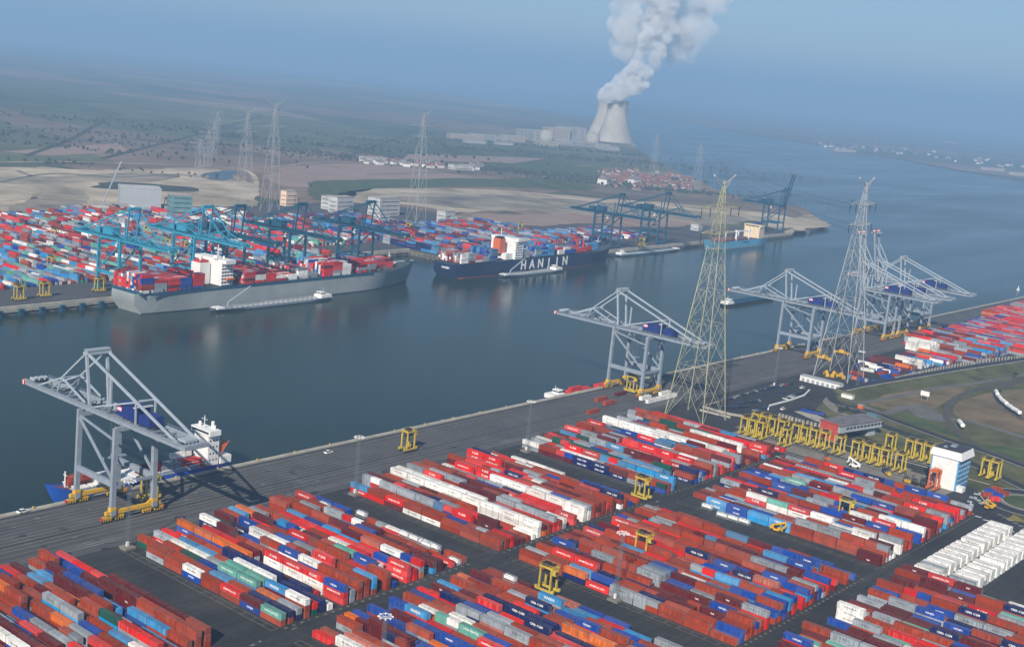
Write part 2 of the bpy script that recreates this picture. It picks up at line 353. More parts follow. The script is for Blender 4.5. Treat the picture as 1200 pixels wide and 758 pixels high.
# haze: one closed box of even air round everything, the sky outside
hm = bpy.data.materials.new('haze_air'); hm.use_nodes = True; hn = hm.node_tree
hn.nodes.remove(hn.nodes['Principled BSDF']); pv = hn.nodes.new('ShaderNodeVolumePrincipled')
pv.inputs['Color'].default_value = (*HAZE_C, 1); pv.inputs['Density'].default_value = HAZE_D; pv.inputs['Anisotropy'].default_value = 0
hn.links.new(pv.outputs[0], hn.nodes['Material Output'].inputs['Volume'])
hz = MB().box(0, 0, WZ-9.5, 2*BIG+400, 2*BIG+400, HAZE_TOP-WZ+9.5).build('haze', hm)
tag(hz, 'pale blue haze over river and land', 'haze', None, 'stuff')

# ------------------------------------------------------------------ containers
PIT, BAY, CW, CL, CH = 4.05, 12.72, 2.44, 12.19, 2.62
BL = {  # x0, rows, y of the far end, bays, name, palette
 'Z': (275.5-34*PIT, 34, 451, 8, 'bottom left', 'rrrrrrrrmmmmRRRbblggo'),
 'A': (304.5, 27, 448, 8, 'left centre', 'rrrrrrrrmmmRRRRbbblggnwGo'),
 'B': (434.5, 29, 448, 8, 'upper centre', 'rrrrrrrrmmmRRRRRbbggnwww'),
 'C': (573.5, 35, 448, 8, 'upper right', 'rrrrrrmmmRRRRRbbggggnlwGs'),
 'D': (304.5, 27, 333, 9, 'bottom centre', 'rrrrrrrrrmmRRbbbblnggwotp'),
 'E': (434.5, 29, 335, 9, 'lower centre', 'rrrrrrrrrrrmmmRRRbbbbnggls'),
 'F': (572.5, 31, 335, 9, 'middle right', 'rrrrrrrrmmmRRbbbblggggwn'),
 'G': (434.5, 33, 207, 6, 'bottom right', 'rrrrrrrmmmmmRRbbbnngggwt'),
}
grid = {}
for bk, (x0, nr, yt, nb, nm, pal) in BL.items():
    rnd = random.Random(ord(bk)+5)
    for i in range(nr):
        c = rnd.choice(pal); h = rnd.choice((1, 2, 2, 2, 3)); lead = rnd.choice((0, 0, 0, 1)); tail = rnd.choice((0, 0, 0, 0, 1))
        for j in range(nb):
            if rnd.random() < .30: c = rnd.choice(pal)
            if rnd.random() < .30: h = rnd.choice((1, 2, 2, 2, 2, 3, 3))
            if j < lead or j >= nb-tail or rnd.random() < .04: grid[bk, i, j] = []; continue
            st = [c if rnd.random() < .68 else rnd.choice(pal) for _ in range(h)]
            grid[bk, i, j] = st
# what the photo shows: (crop origin x, y, scale) then runs (x1,y1[,x2,y2]) colour, tiers[, colour under it]
def hint(ox, oy, sc, items):
    for it in items:
        p, c, t = it[0], it[1], it[2]; under = it[3] if len(it) > 3 else None
        a = at(ox+p[0]/sc, oy+p[1]/sc, (t-.5)*CH); b = at(ox+p[2]/sc, oy+p[3]/sc, (t-.5)*CH) if len(p) == 4 else a
        best = None
        for bk, (x0, nr, yt, nb, nm, pal) in BL.items():
            i = round((a.x-x0-.2)/PIT); j0 = (yt-a.y)/BAY; j1 = (yt-b.y)/BAY
            if 0 <= i < nr and -.3 <= j0 < nb+.3: best = (bk, i, max(0, min(nb-1, int(j0))), max(0, min(nb-1, int(j1))))
        if not best: continue
        bk, i, j0, j1 = best
        for j in range(min(j0, j1), max(j0, j1)+1):
            old = grid[bk, i, j]; grid[bk, i, j] = [(under or (old[k] if k < len(old) else c)) for k in range(t-1)]+[c]
hint(0, 600, 4.795, [((50, 335), 'R', 2), ((130, 380), 'r', 2), ((215, 440), 'm', 2), ((262, 265), 'r', 3, 'r'), ((345, 325), 'm', 3, 'b'), ((310, 232), 'l', 2),
 ((430, 370, 520, 430), 'b', 3, 'r'), ((390, 270, 500, 345), 'R', 2), ((500, 300), 'G', 2), ((410, 235), 'm', 2), ((590, 345), 'r', 2),
 ((670, 380), 'm', 3, 'm'), ((765, 430), 'm', 3, 'm'), ((860, 490), 'm', 3, 'm'), ((940, 550), 'm', 3, 'm'), ((300, 480, 400, 530), 'g', 3, 'l'),
 ((190, 530), 'r', 2), ((280, 600), 'm', 2), ((380, 670), 'r', 2), ((80, 580), 'b', 2), ((165, 645), 'R', 2), ((250, 700), 'm', 2), ((310, 580), 'o', 2), ((400, 630), 'o', 2),
 ((500, 640), 'b', 2), ((650, 700), 'l', 2), ((730, 745), 'w', 2), ((655, 610), 'G', 3), ((760, 680), 'R', 3), ((850, 720), 'R', 3), ((560, 530), 'r', 3), ((470, 490), 'r', 3),
 ((780, 575, 900, 645), 'l', 2), ((30, 410), 'r', 3), ((110, 485), 'r', 3), ((190, 370), 'l', 2), ((230, 350), 'l', 2), ((630, 325), 'w', 1), ((60, 700, 110, 740), 'w', 3)])
hint(150, 560, 6, [((90, 410, 400, 560), 'r', 2), ((220, 540), 'r', 2, 'g'), ((250, 645), 'R', 1), ((345, 465), 'w', 2), ((440, 530), 'w', 2), ((580, 600), 'g', 2), ((220, 395), 'g', 2), ((310, 400), 'R', 2),
 ((355, 365), 'b', 2), ((470, 350), 'o', 3), ((570, 415), 'o', 3), ((690, 470), 'o', 3), ((820, 535), 'o', 3), ((470, 440), 'r', 2), ((590, 500), 'r', 2), ((620, 400), 'R', 3), ((770, 470), 'R', 3),
 ((520, 325), 'n', 2), ((640, 315), 'w', 3), ((745, 375), 'm', 3), ((725, 290), 'm', 3), ((790, 270), 'l', 3), ((860, 335), 'b', 3, 'b'), ((890, 250), 'o', 3), ((1010, 310), 'm', 3), ((1130, 355), 'l', 3),
 ((990, 435), 'w', 3, 'g'), ((1115, 510), 'b', 3, 'w'), ((1010, 540), 'R', 3, 'w'), ((1130, 600), 'R', 3, 'w'), ((860, 420), 'b', 2), ((1060, 180), 'r', 3), ((1130, 440), 'b', 3), ((580, 545), 'l', 2),
 ((710, 640), 't', 3, 's'), ((855, 690), 't', 3, 's'), ((600, 680), 'l', 2, 'm'), ((885, 610), 'n', 3), ((440, 690), 'n', 2, 'b')])
hint(350, 560, 6, [((95, 145), 'R', 3), ((190, 235), 'g', 3, 'g'), ((70, 200), 'g', 3), ((390, 395), 'm', 3), ((520, 450), 'p', 3), ((650, 505), 'w', 3), ((800, 565), 'b', 3), ((360, 535), 't', 3), ((490, 575), 'b', 3),
 ((60, 515), 'g', 3), ((210, 580), 'R', 3), ((320, 680), 'r', 3), ((490, 705), 'l', 3), ((190, 500), 'r', 3), ((50, 425), 'R', 3), ((260, 335), 'R', 2), ((650, 690), 'r', 3, 'r'), ((980, 620), 'm', 2), ((760, 440), 'r', 2),
 ((690, 385), 'r', 2), ((580, 340), 'r', 2), ((350, 290), 'g', 2), ((440, 320), 'm', 2)])
hint(200, 640, 6, [((700, 60), 'R', 3, 'w'), ((830, 120), 'R', 3, 'w'), ((960, 190), 'R', 3, 'w'), ((810, 25), 'b', 3, 'w'), ((960, 95), 'w', 3), ((1110, 265), 'b', 3, 'R'), ((290, 210), 'l', 2, 'r'), ((420, 300), 'R', 2, 'r'),
 ((550, 360), 'm', 2, 'b'), ((700, 435), 't', 2, 'r'), ((820, 430), 'n', 2), ((835, 410), 'g', 2), ((910, 390), 'R', 2), ((970, 350), 'n', 2), ((580, 250), 't', 3, 's'), ((420, 145), 't', 3, 's'), ((680, 340), 'o', 2), ((280, 310), 'l', 1), ((860, 280), 'n', 2)])
hint(420, 500, 5.415, [((110, 440), 'l', 2, 'R'), ((230, 490), 'r', 2, 'R'), ((160, 370, 410, 470), 'g', 3, 'g'), ((465, 500), 's', 3), ((275, 274, 1000, 560), 'w', 3, 'w'), ((390, 265), 'g', 3), ((500, 315), 'R', 3),
 ((610, 350), 'b', 2), ((660, 245), 'R', 3, 'R'), ((790, 275), 'R', 3), ((900, 275), 'R', 3), ((1000, 300), 'R', 3), ((770, 175), 'R', 3), ((880, 210), 'r', 2), ((1000, 250), 'r', 2), ((925, 318, 1050, 368), 'w', 3, 'w'),
 ((720, 395), 'm', 3), ((840, 435), 'm', 3), ((950, 470), 'g', 3, 'R'), ((1060, 520), 'g', 3, 'R'), ((460, 615), 'l', 1), ((370, 530), 'r', 2), ((500, 575), 'r', 2), ((650, 605), 'b', 2, 'r'), ((780, 660), 'r', 2, 'r'), ((940, 700), 'R', 2, 'R')])
hint(600, 460, 5.415, [((670, 185, 920, 245), 'w', 3), ((930, 280), 'w', 3), ((1060, 295), 'w', 3), ((500, 225), 'r', 3, 'r'), ((605, 265), 'm', 3), ((560, 200), 'R', 3), ((710, 285), 'g', 3), ((610, 285), 'g', 3), ((270, 285), 'R', 2),
 ((160, 335), 'w', 2), ((235, 395), 'r', 2), ((340, 420), 'n', 3, 'n'), ((440, 455), 'm', 3, 'n'), ((570, 495), 'n', 3, 'm'), ((140, 440), 'm', 2), ((230, 480), 'm', 2), ((420, 325), 'g', 3), ((510, 350), 'g', 3), ((490, 310), 'G', 2),
 ((245, 540), 'b', 2), ((360, 585), 'l', 2), ((490, 630), 'r', 3, 'r'), ((610, 680), 'r', 3, 'r'), ((250, 590), 'R', 2), ((380, 640), 'R', 2), ((60, 572, 360, 700), 'w', 3, 'w'), ((200, 620), 'R', 3), ((320, 670), 'b', 3),
 ((440, 715), 'g', 3), ((690, 400), 'g', 3), ((760, 450), 'g', 3), ((850, 490), 'g', 3), ((895, 350), 'b', 3), ((1010, 395), 'g', 3), ((860, 300), 'R', 3), ((960, 600), 'r', 3)])
hint(780, 480, 5.415, [((130, 190, 380, 250), 'w', 3), ((170, 245), 'l', 3), ((290, 275), 'R', 3), ((420, 315), 'R', 3), ((160, 315), 'w', 3), ((290, 355), 'g', 3), ((40, 280), 'g', 3), ((260, 170), 'R', 3), ((490, 240), 'g', 2), ((560, 300), 'R', 3),
 ((200, 405), 'n', 3), ((320, 580), 'l', 2), ((450, 600), 'g', 2), ((590, 640), 'g', 2), ((560, 550), 'w', 3, 'R'), ((680, 590), 't', 3, 'w'), ((830, 635), 'R', 3, 'w'), ((980, 670), 'w', 3, 'w'), ((590, 715), 'R', 1),
 ((860, 460), 't', 3), ((1000, 490), 'm', 3), ((900, 430), 'l', 3), ((1040, 480), 'l', 3), ((1000, 545), 'R', 3), ((830, 365), 'g', 2), ((950, 375), 'b', 2), ((540, 485), 'R', 2), ((630, 505), 'b', 2)])
hint(980, 500, 5.414, [((490, 505), 'R', 3), ((700, 520), 'R', 3), ((210, 420), 'g', 3), ((340, 465), 'r', 3), ((60, 405), 'b', 3), ((185, 460), 'b', 3), ((310, 505), 'b', 3), ((175, 355), 'l', 2), ((430, 545), 'r', 3), ((570, 590), 'm', 3),
 ((170, 665), 'w', 3, 'w'), ((340, 710), 'g', 3, 'w'), ((250, 630), 'b', 3)])
hint(600, 640, 6, [((400, 65), 'R', 3, 'r'), ((540, 125), 'R', 3, 'r'), ((410, 175), 'o', 2, 'n'), ((570, 200), 'b', 2), ((560, 275), 'R', 1), ((740, 245), 'l', 3, 'r'), ((870, 220), 'r', 3, 'n'), ((890, 375), 'r', 3, 'r'), ((1075, 435), 't', 3, 'r'),
 ((700, 150), 'r', 3), ((1050, 200), 'g', 3), ((1040, 145), 'b', 3), ((1150, 200), 'm', 3), ((440, 450), 'y', 2), ((440, 525), 'b', 3, 'R'), ((640, 620), 'r', 3, 'r'), ((160, 470), 'R', 3), ((240, 600), 'n', 3), ((140, 650), 'r', 3, 'R'),
 ((110, 390), 'n', 3), ((310, 395), 'l', 3, 'g')])
hint(400, 640, 6, [((680, 335), 'b', 3, 'R'), ((830, 405), 'n', 3, 'R'), ((990, 480), 'b', 3), ((820, 305), 'l', 2), ((880, 255), 'r', 2), ((980, 265), 'o', 2), ((1000, 360), 'r', 2), ((510, 545), 'b', 3), ((460, 440), 'l', 3), ((540, 460), 'o', 2),
 ((570, 415), 'g', 3), ((720, 495), 'w', 2), ((880, 560), 'w', 2), ((310, 560), 'g', 2), ((480, 640), 'g', 2), ((320, 640), 'n', 3), ((170, 545), 'o', 2), ((100, 590), 'r', 2), ((40, 630), 'w', 3, 'w'), ((140, 690), 'w', 3, 'w'), ((480, 575), 'r', 3),
 ((760, 630), 'r', 2), ((1050, 660), 'R', 2), ((340, 470), 'm', 3)])
hint(800, 640, 6, [((60, 40), 'n', 3), ((620, 55), 'l', 3), ((790, 110), 'b', 3), ((940, 80), 'R', 3), ((1110, 140), 's', 2), ((590, 115), 'b', 2), ((890, 215), 'b', 3), ((770, 280), 'b', 3, 'r'), ((860, 275), 'g', 3), ((520, 240), 'p', 3),
 ((480, 430), 'g', 3, 'R'), ((700, 345), 'r', 3, 'r'), ((380, 500), 'r', 3, 'r'), ((160, 260), 'w', 2), ((290, 180), 'b', 2), ((450, 125), 'r', 3), ((640, 180), 'm', 3), ((230, 415), 'b', 2), ((280, 375), 'm', 3), ((250, 640), 'r', 1), ((60, 590), 'b', 1), ((70, 510), 'r', 2)])
hint(1000, 640, 6, [((250, 340), 'b', 2), ((590, 375), 'R', 3), ((720, 435), 't', 2), ((100, 400), 'g', 2, 'n'), ((610, 455), 'b', 2), ((1110, 520), 'g', 2, 'm'), ((500, 525), 'b', 2), ((230, 525), 'g', 2), ((330, 630), 'R', 2, 'R'), ((520, 700), 'R', 2),
 ((160, 540), 'r', 2), ((60, 480), 'g', 2), ((710, 575), 'b', 2), ((890, 560), 'w', 2), ((790, 520), 'g', 2), ((1000, 590), 'g', 2), ((450, 460), 't', 2)])

def force(bk, i, j0, j1, c, t, under=None):
    for j in range(j0, j1+1): grid[bk, i, j] = [under or c]*(t-1)+[c]
for i in (4, 5, 6):
    for j in range(8): grid['B', i, j] = grid['B', i, j][:2] if j < 6 else grid['B', i, j][:1]
force('B', 7, 0, 7, 'w', 3); force('B', 2, 0, 3, 'g', 3); force('B', 2, 4, 4, 's', 3); force('B', 0, 0, 0, 'l', 2, 'R'); force('B', 0, 1, 1, 'r', 2, 'R'); force('B', 0, 5, 7, 'r', 2); force('B', 8, 5, 7, 'm', 2, 'o')
force('B', 10, 5, 7, 'g', 3, 'R'); force('B', 16, 3, 7, 'w', 3); force('B', 17, 1, 4, 'R', 3); force('B', 22, 0, 1, 'R', 3); force('B', 18, 4, 7, 'r', 3); force('B', 12, 2, 4, 'm', 3); force('B', 14, 4, 7, 'R', 2)
for i in (13, 14, 15, 9):
    for j in range(3, 8): grid['B', i, j] = grid['B', i, j][:2]
for j in range(0, 7): grid['F', 0, j] = []
for (bk, i, j), st_ in list(grid.items()):
    nr = BL[bk][1]
    if i >= nr-3 and bk in 'ABDEC': grid[bk, i, j] = st_[:1] if (i+j) % 4 else st_[:0]
    elif i in (0, 1): grid[bk, i, j] = st_[:2]
    elif j == 0 and bk in 'DEF': grid[bk, i, j] = st_[:2]
force('C', 20, 0, 2, 'w', 3); force('C', 21, 3, 6, 'w', 3, 'R'); force('C', 12, 3, 6, 'R', 3); force('C', 26, 4, 6, 'w', 3); force('C', 0, 3, 4, 'n', 2); force('C', 0, 5, 5, 'm', 2, 'n')

LOGO = {'R': ('HAMBURG SÜD', 'lettering', 1.15), 'l': ('MAERSK', 'lettering', 1.5), 'g': ('U A S C', 'dark_lettering', 1.3), 'n': ('CMA CGM', 'lettering', 1.4),
        't': ('CHINA SHIPPING', 'lettering', 1.05), 'w': ('P&O Nedlloyd', 'dark_lettering', .95), 'b': ('HANJIN', 'lettering', 1.1), 'm': ('tex', 'lettering', 1.3), 'K': ('K LINE', 'lettering', 1.5)}
LM = [M['lettering'], M['dark_lettering']]
def add_container(mb, x, y, z, c, ln=CL, w=CW, ang=0, logo=None, mi=None, h=2.56, full=True):
    """x,y = centre, long axis along y (turned by ang)"""
    k = PK.index(c) if mi is None else mi
    mb.box(x, y, z+.03, w, ln, h, k, ang)
    if logo and logo in LOGO:
        t, mm, sz = LOGO[logo]
        vs, fs = text_mesh(t, sz, .0, .25 if logo == 'R' else 0)
        # lettering on both long sides, a film just proud of the wall
        for s in (-1, 1) if full else (-1,):
            out = []
            for (a, b, _) in vs:
                X, Y, Z = s*(w/2+.02), s*a, z+h*.56+b
                ca, sa = math.cos(ang), math.sin(ang); out.append((x+X*ca-Y*sa, y+X*sa+Y*ca, Z))
            mb.add(out, fs, len(PK)+(0 if mm == 'lettering' else 1))
def detailed_container(c, ln, logo):
    """own mesh: ribbed box with posts, rails and lock gear; returns (body mesh, door mesh)"""
    mb = MB(); k = 0; w = CW; h = 2.56
    n = 24 if ln > 8 else 12
    for s in (-1, 1):                       # ribbed long walls
        pts = []
        for i in range(n+1):
            y = -ln/2+.15+(ln-.3)*i/n
            off = .0 if i % 2 else -.06
            pts.append((s*(w/2+off), y))
        for i in range(n):
            a, b = pts[i], pts[i+1]; q = [(a[0], a[1], .1), (b[0], b[1], .1), (b[0], b[1], h-.08), (a[0], a[1], h-.08)]
            mb.add(q, [(0, 1, 2, 3) if s > 0 else (3, 2, 1, 0)], 0)
    mb.box(0, 0, h-.1, w-.06, ln-.1, .08, 0).box(0, 0, 0, w-.08, ln-.1, .12, 0)
    for sx in (-1, 1):
        for sy in (-1, 1): mb.box(sx*(w/2-.06), sy*(ln/2-.08), 0, .16, .17, h+.02, 0)
        for z in (0, h-.1): mb.box(sx*(w/2-.05), 0, z, .13, ln-.3, .14, 0)
    mb.box(0, ln/2-.06, .1, w-.2, .06, h-.2, 0)
    for sx in (-1, 1):
        for sy in (-1, 1):
            for z in (-.01, h-.13): mb.box(sx*(w/2-.07), sy*(ln/2-.07), z, .19, .19, .16, 1)
    if logo in LOGO:
        t, mm, sz = LOGO[logo]; sz *= 1 if ln > 8 else .6
        vs, fs = text_mesh(t, sz, .0, .25 if logo == 'R' else 0)
        for s in (-1, 1): mb.add([(s*(w/2+.025), s*a, h*.56+b) for a, b, _ in vs], fs, 2 if mm == 'lettering' else 3)
    body = mb.mesh('shipping_container', [CM[PK.index(c)], M['steel'], M['lettering'], M['dark_lettering']])
    d = MB(); y = -ln/2+.02
    for s in (-1, 1):
        d.box(s*w/4, y, .12, w/2-.14, .06, h-.26, 0)
        for q in (.25, .85): d.cyl((s*q, y-.05, .15), (s*q, y-.05, h-.15), .03, n=5, mi=1)
    door = d.mesh('door', [CM[PK.index(c)], M['steel']])
    return body, door
conts = []
rl = random.Random(5)
for (bk, i, j), st in grid.items():
    x0, nr, yt, nb, nm, pal = BL[bk]
    x = x0+i*PIT+CW/2; y = yt-(j+.5)*BAY
    split = rl.random() < .13
    for t, c in enumerate(st):
        logo = c if (c in LOGO and rl.random() < (.8 if c != 'm' else .3)) else None
        if c == 'R' and rl.random() < .35: logo = 'K'
        yy = y+rl.uniform(-.12, .12); xx = x+rl.uniform(-.07, .07)
        if split and c not in 'w':
            cc = c if rl.random() < .5 else rl.choice(pal)
            conts.append(dict(x=xx, y=yy+3.12, z=t*CH, c=c, ln=6.06, bk=bk, i=i, j=j, t=t, top=t == len(st)-1, lg=None, half=1))
            conts.append(dict(x=xx, y=yy-3.12, z=t*CH, c=cc, ln=6.06, bk=bk, i=i, j=j, t=t, top=t == len(st)-1, lg=None, half=2))
        else: conts.append(dict(x=xx, y=yy, z=t*CH, c=c, ln=CL, bk=bk, i=i, j=j, t=t, top=t == len(st)-1, lg=logo, half=0))
def hgt(bk, i, j): return len(grid.get((bk, i, j), []))
for d in conts:
    px, py, dist = topix((d['x'], d['y'], d['z']+2))
    infr = -5 < px < 1203 and -5 < py < 760
    # exposed share of the faces turned to the viewer (left wall, roof, near end)
    e = (1.0 if hgt(d['bk'], d['i']-1, d['j']) <= d['t'] else .15)*1.3 + (1.0 if d['top'] else 0)*.7 + (.35 if hgt(d['bk'], d['i'], d['j']+1) <= d['t'] else 0)
    d['score'] = e*d['ln']/dist**2 if infr and d['top'] else 0
conts.sort(key=lambda d: -d['score'])
NSOLO = 155
solo, rest = conts[:NSOLO], [d for d in conts[NSOLO:]]
ORD = ['first', 'second', 'third', 'fourth', 'fifth', 'sixth', 'seventh', 'eighth', 'ninth', 'tenth', '11th', '12th', '13th', '14th', '15th', '16th', '17th', '18th', '19th', '20th',
       '21st', '22nd', '23rd', '24th', '25th', '26th', '27th', '28th', '29th', '30th', '31st', '32nd', '33rd', '34th', '35th']
cache = {}
TN = {0: 'on the ground', 1: 'two high', 2: 'three high'}
LN = {'R': 'lettered', 'K': 'lettered', 'l': 'lettered', 'g': 'dark lettered', 'n': 'lettered', 't': 'lettered', 'w': 'dark lettered', 'b': 'lettered', 'm': 'lettered'}
for d in solo:
    key = (d['c'], d['ln'], d['lg'])
    if key not in cache: cache[key] = detailed_container(*key)
    b, dr = cache[key]
    o = bpy.data.objects.new('shipping_container', b); COL.objects.link(o); o.location = (d['x'], d['y'], d['z']+.03)
    q = bpy.data.objects.new('door', dr); COL.objects.link(q); q.parent = o
    x0, nr, yt, nb, nm, pal = BL[d['bk']]
    row = ORD[nr-1-d['i']] if d['bk'] == 'Z' else ORD[d['i']]
    side = 'right' if d['bk'] == 'Z' else 'left'
    half = {0: '', 1: ' far half', 2: ' near half'}[d['half']]
    lab = '%s%s%s container topping %s row from %s, %s bay%s, %s block' % ('short ' if d['ln'] < 8 else '', LN.get(d['lg'], '')+' ' if d['lg'] else '', PALN[d['c']], row, side, ORD[d['j']], half, nm)
    tag(o, lab, 'container', 'shipping containers stacked in the yard')
stuff = MB()
for d in rest:
    px, py, dist = topix((d['x'], d['y'], d['z']+2))
    if not (-60 < px < 1260 and py < 830): continue
    lg = d['lg'] if (dist < 900 and hgt(d['bk'], d['i']-1, d['j']) <= d['t']) else None
    add_container(stuff, d['x'], d['y'], d['z'], d['c'], d['ln'], logo=lg, full=False)

# white reefer boxes on the right, two high, and the few loose boxes on the quay
rc = {}
def solo_box(c, ln, logo, x, y, z, rz, lab, group):
    key = (c, ln, logo)
    if key not in cache: cache[key] = detailed_container(*key)
    b, dr = cache[key]
    o = bpy.data.objects.new('shipping_container', b); COL.objects.link(o); o.location = (x, y, z+.03); o.rotation_euler.z = rz
    q = bpy.data.objects.new('door', dr); COL.objects.link(q); q.parent = o
    tag(o, lab, 'container', group); return o
rr = random.Random(3)
for i in range(14):
    for jj, yc in enumerate((199.2, 182.4)):
        x = 577+i*7.6+jj*1.0; y = yc
        px, py, _ = topix((x, y, 3))
        if px > 1215: continue
        for sd_ in (0, 1):
            for t in range(2 if not (i, jj, sd_) in ((5, 1, 0), (7, 0, 1)) else 1):
                c = 'g' if (i, jj, t, sd_) in ((1, 0, 1, 0), (0, 1, 1, 0), (2, 1, 0, 0), (3, 0, 0, 1)) else 'w'
                solo_box(c, CL, 'w' if c == 'w' and t and i % 2 == 0 else None, x+sd_*2.58, y, t*CH, 0,
                     '%s refrigerated container, %s %s of the %s cluster, %s white rows' % ('grey' if c == 'g' else 'white', 'upper' if t else 'lower', 'right' if sd_ else 'left', ORD[i], 'back' if jj == 0 else 'front'), 'refrigerated containers at right')
x, y = at(1186, 636).xy; solo_box('w', 12.19, 'w', x, y, 0, 0, 'single white container beside the yellow hatched pavement', None)
x, y = at(1197, 716).xy; solo_box('w', 12.19, None, x, y, 0, 0, 'single white container alone at the right edge by the reefers', None)
QB = [(704.7, 467.5, 'r'), (714, 471.5, 'r'), (695, 482, 'r'), (727.5, 461, 'm'), (776, 461.5, 'w'), (738, 472, 'w'), (748, 475, 'w'), (757, 472, 'w'), (768, 468, 'w')]
QL = ['left of the pair of rust red boxes lying on the quay lanes', 'right of the pair of rust red boxes lying on the quay lanes', 'single rust red box lying on the quay lanes nearest the yard',
      'dark red box on the quay left of the second grey crane']
for k, (px, py, c) in enumerate(QB[:4]):
    p = at(px, py, 1.2); solo_box(c, CL, None, p.x, p.y, 0, R(90), QL[k].replace('box', 'container'), None)
k = 0
for (x, y, lab) in ((744, 476, 'leftmost white container standing beneath the second grey crane'), (741, 468.5, 'near left white container in the row before the second grey crane'),
                    (754, 468.5, 'middle white container in the row before the second grey crane'), (767, 468.8, 'right white container in the row before the second grey crane'), (769, 476, 'white container behind the row before the second grey crane')):
    solo_box('w', CL, None, x, y-1.5, 0, R(90), lab, None)

# tank containers (frame + vessel)
tf = MB()
for sx in (-1, 1):
    for sy in (-1, 1): tf.beam((sx*1.15, sy*2.95, 0), (sx*1.15, sy*2.95, 2.5), .16)
    for z in (.1, 2.45): tf.beam((sx*1.15, -2.95, z), (sx*1.15, 2.95, z), .13)
for sy in (-1, 1):
    for z in (.1, 2.45): tf.beam((-1.15, sy*2.95, z), (1.15, sy*2.95, z), .13)
tank = empty('tank_container'); tf.build('frame', M['steel2'], tank)
tv = MB(); tv.cyl((0, -2.7, 1.3), (0, 2.7, 1.3), 1.08, n=16).cyl((0, 2.7, 1.3), (0, 2.92, 1.3), 1.08, .7, n=16).cyl((0, -2.7, 1.3), (0, -2.92, 1.3), 1.08, .7, n=16).cyl((0, 0, 2.3), (0, 0, 2.55), .3)
tv.build('vessel', M['white'], tank)
TK = [(350+180/6, 560+140/6, 3, 'on the far end of the left centre block'), (350+445/6, 560+250/6, 1, 'on the right side of the left centre block behind the blue boxes'), (350+775/6, 560+395/6, 2, 'right of the rust boxes, left centre block'),
      (350+905/6, 560+450/6, 2, 'second in the tank row, left centre block'), (350+975/6, 560+485/6, 2, 'third in the tank row, left centre block'), (350+1120/6, 560+555/6, 2, 'last in the tank row, left centre block'),
      (350+840/6, 560+460/6, 1, 'lower one before the tank row, left centre block'), (350+900/6, 560+500/6, 1, 'nearest one before the tank row, left centre block'),
      (780+260/5.415, 480+610/5.415, 1, 'leftmost of the low row, middle right block'), (780+360/5.415, 480+665/5.415, 1, 'second of the low row, middle right block'), (780+430/5.415, 480+685/5.415, 1, 'third of the low row, middle right block'),
      (780+500/5.415, 480+705/5.415, 1, 'fourth of the low row, middle right block'), (400+600/3, 560+350/3, 2, 'on the far end of the bottom centre block')]
used = []
for k, (px, py, t, lab) in enumerate(TK):
    p = at(px, py, (t-.5)*CH)
    o = tank if k == 0 else copy_tree(tank)
    # stand on whatever stack is below, in the lane beside it otherwise
    z = 0; cell = None
    for bk, (x0, nr, yt, nb, nm, pal) in BL.items():
        i = int((p.x-x0)//PIT); j = int((yt-p.y)//BAY)
        if 0 <= i < nr and 0 <= j < nb: z = len(grid[bk, i, j])*CH; cell = (x0+i*PIT+CW/2, yt-(j+.5)*BAY+(3.15 if (yt-p.y)/BAY-j < .5 else -3.15))
    if cell and tuple(cell) not in used: p.x, p.y = cell; used.append(tuple(cell))
    o.location = (p.x, p.y, z)
    tag(o, 'white tank container, '+lab, 'tank container', 'tank containers in the yard')

# yard markings: ladder lanes beside blocks, tan row-end marks, dashes
mb = MB()
for bk, (x0, nr, yt, nb, nm, pal) in BL.items():
    for k in (1.2, 4.2):
        mb.box(x0-k-.3, yt-nb*BAY/2, .012, .28, nb*BAY, .01, 0)
    for j in range(nb*2+1): mb.box(x0-3, yt-j*BAY/2, .014, 3.2, .28, .01, 0)
    for i in range(nr):
        mb.box(x0+i*PIT+CW/2, yt-nb*BAY-1.5, .012, 1.5, 1.1, .012, 0)
        mb.box(x0+i*PIT+CW+.8, yt-nb*BAY/2, .012, .15, nb*BAY, .01, 0)
struct(mb.build('yard_marking', M['tanline']))
mb = MB()
for k in range(14):
    p = at(1137+k*9.5, 601+k*4.2); mb.box(p.x, p.y, .03, 1.4, 3.6, .01, 0, R(8))
for k in range(12):
    p = at(1172+k*6, 603+k*3.2); mb.box(p.x, p.y, .03, .5, 2.6, .01, 0, R(20))
for k in range(4): p = at(912+k*20, 535+k*4.4); mb.box(p.x, p.y, .03, 1.4, 3.2, .01)
struct(mb.build('road_marking', M['whiteline']))
p0 = at(1185, 610); mb = MB()
for k in range(14):
    mb.add([(p0.x+k*1.9, p0.y+3, .035), (p0.x+k*1.9+.8, p0.y+3, .035), (p0.x+k*1.9+8, p0.y-12, .035), (p0.x+k*1.9+7.2, p0.y-12, .035)], [(3, 2, 1, 0)])
struct(mb.build('hatched_marking', M['strad']))

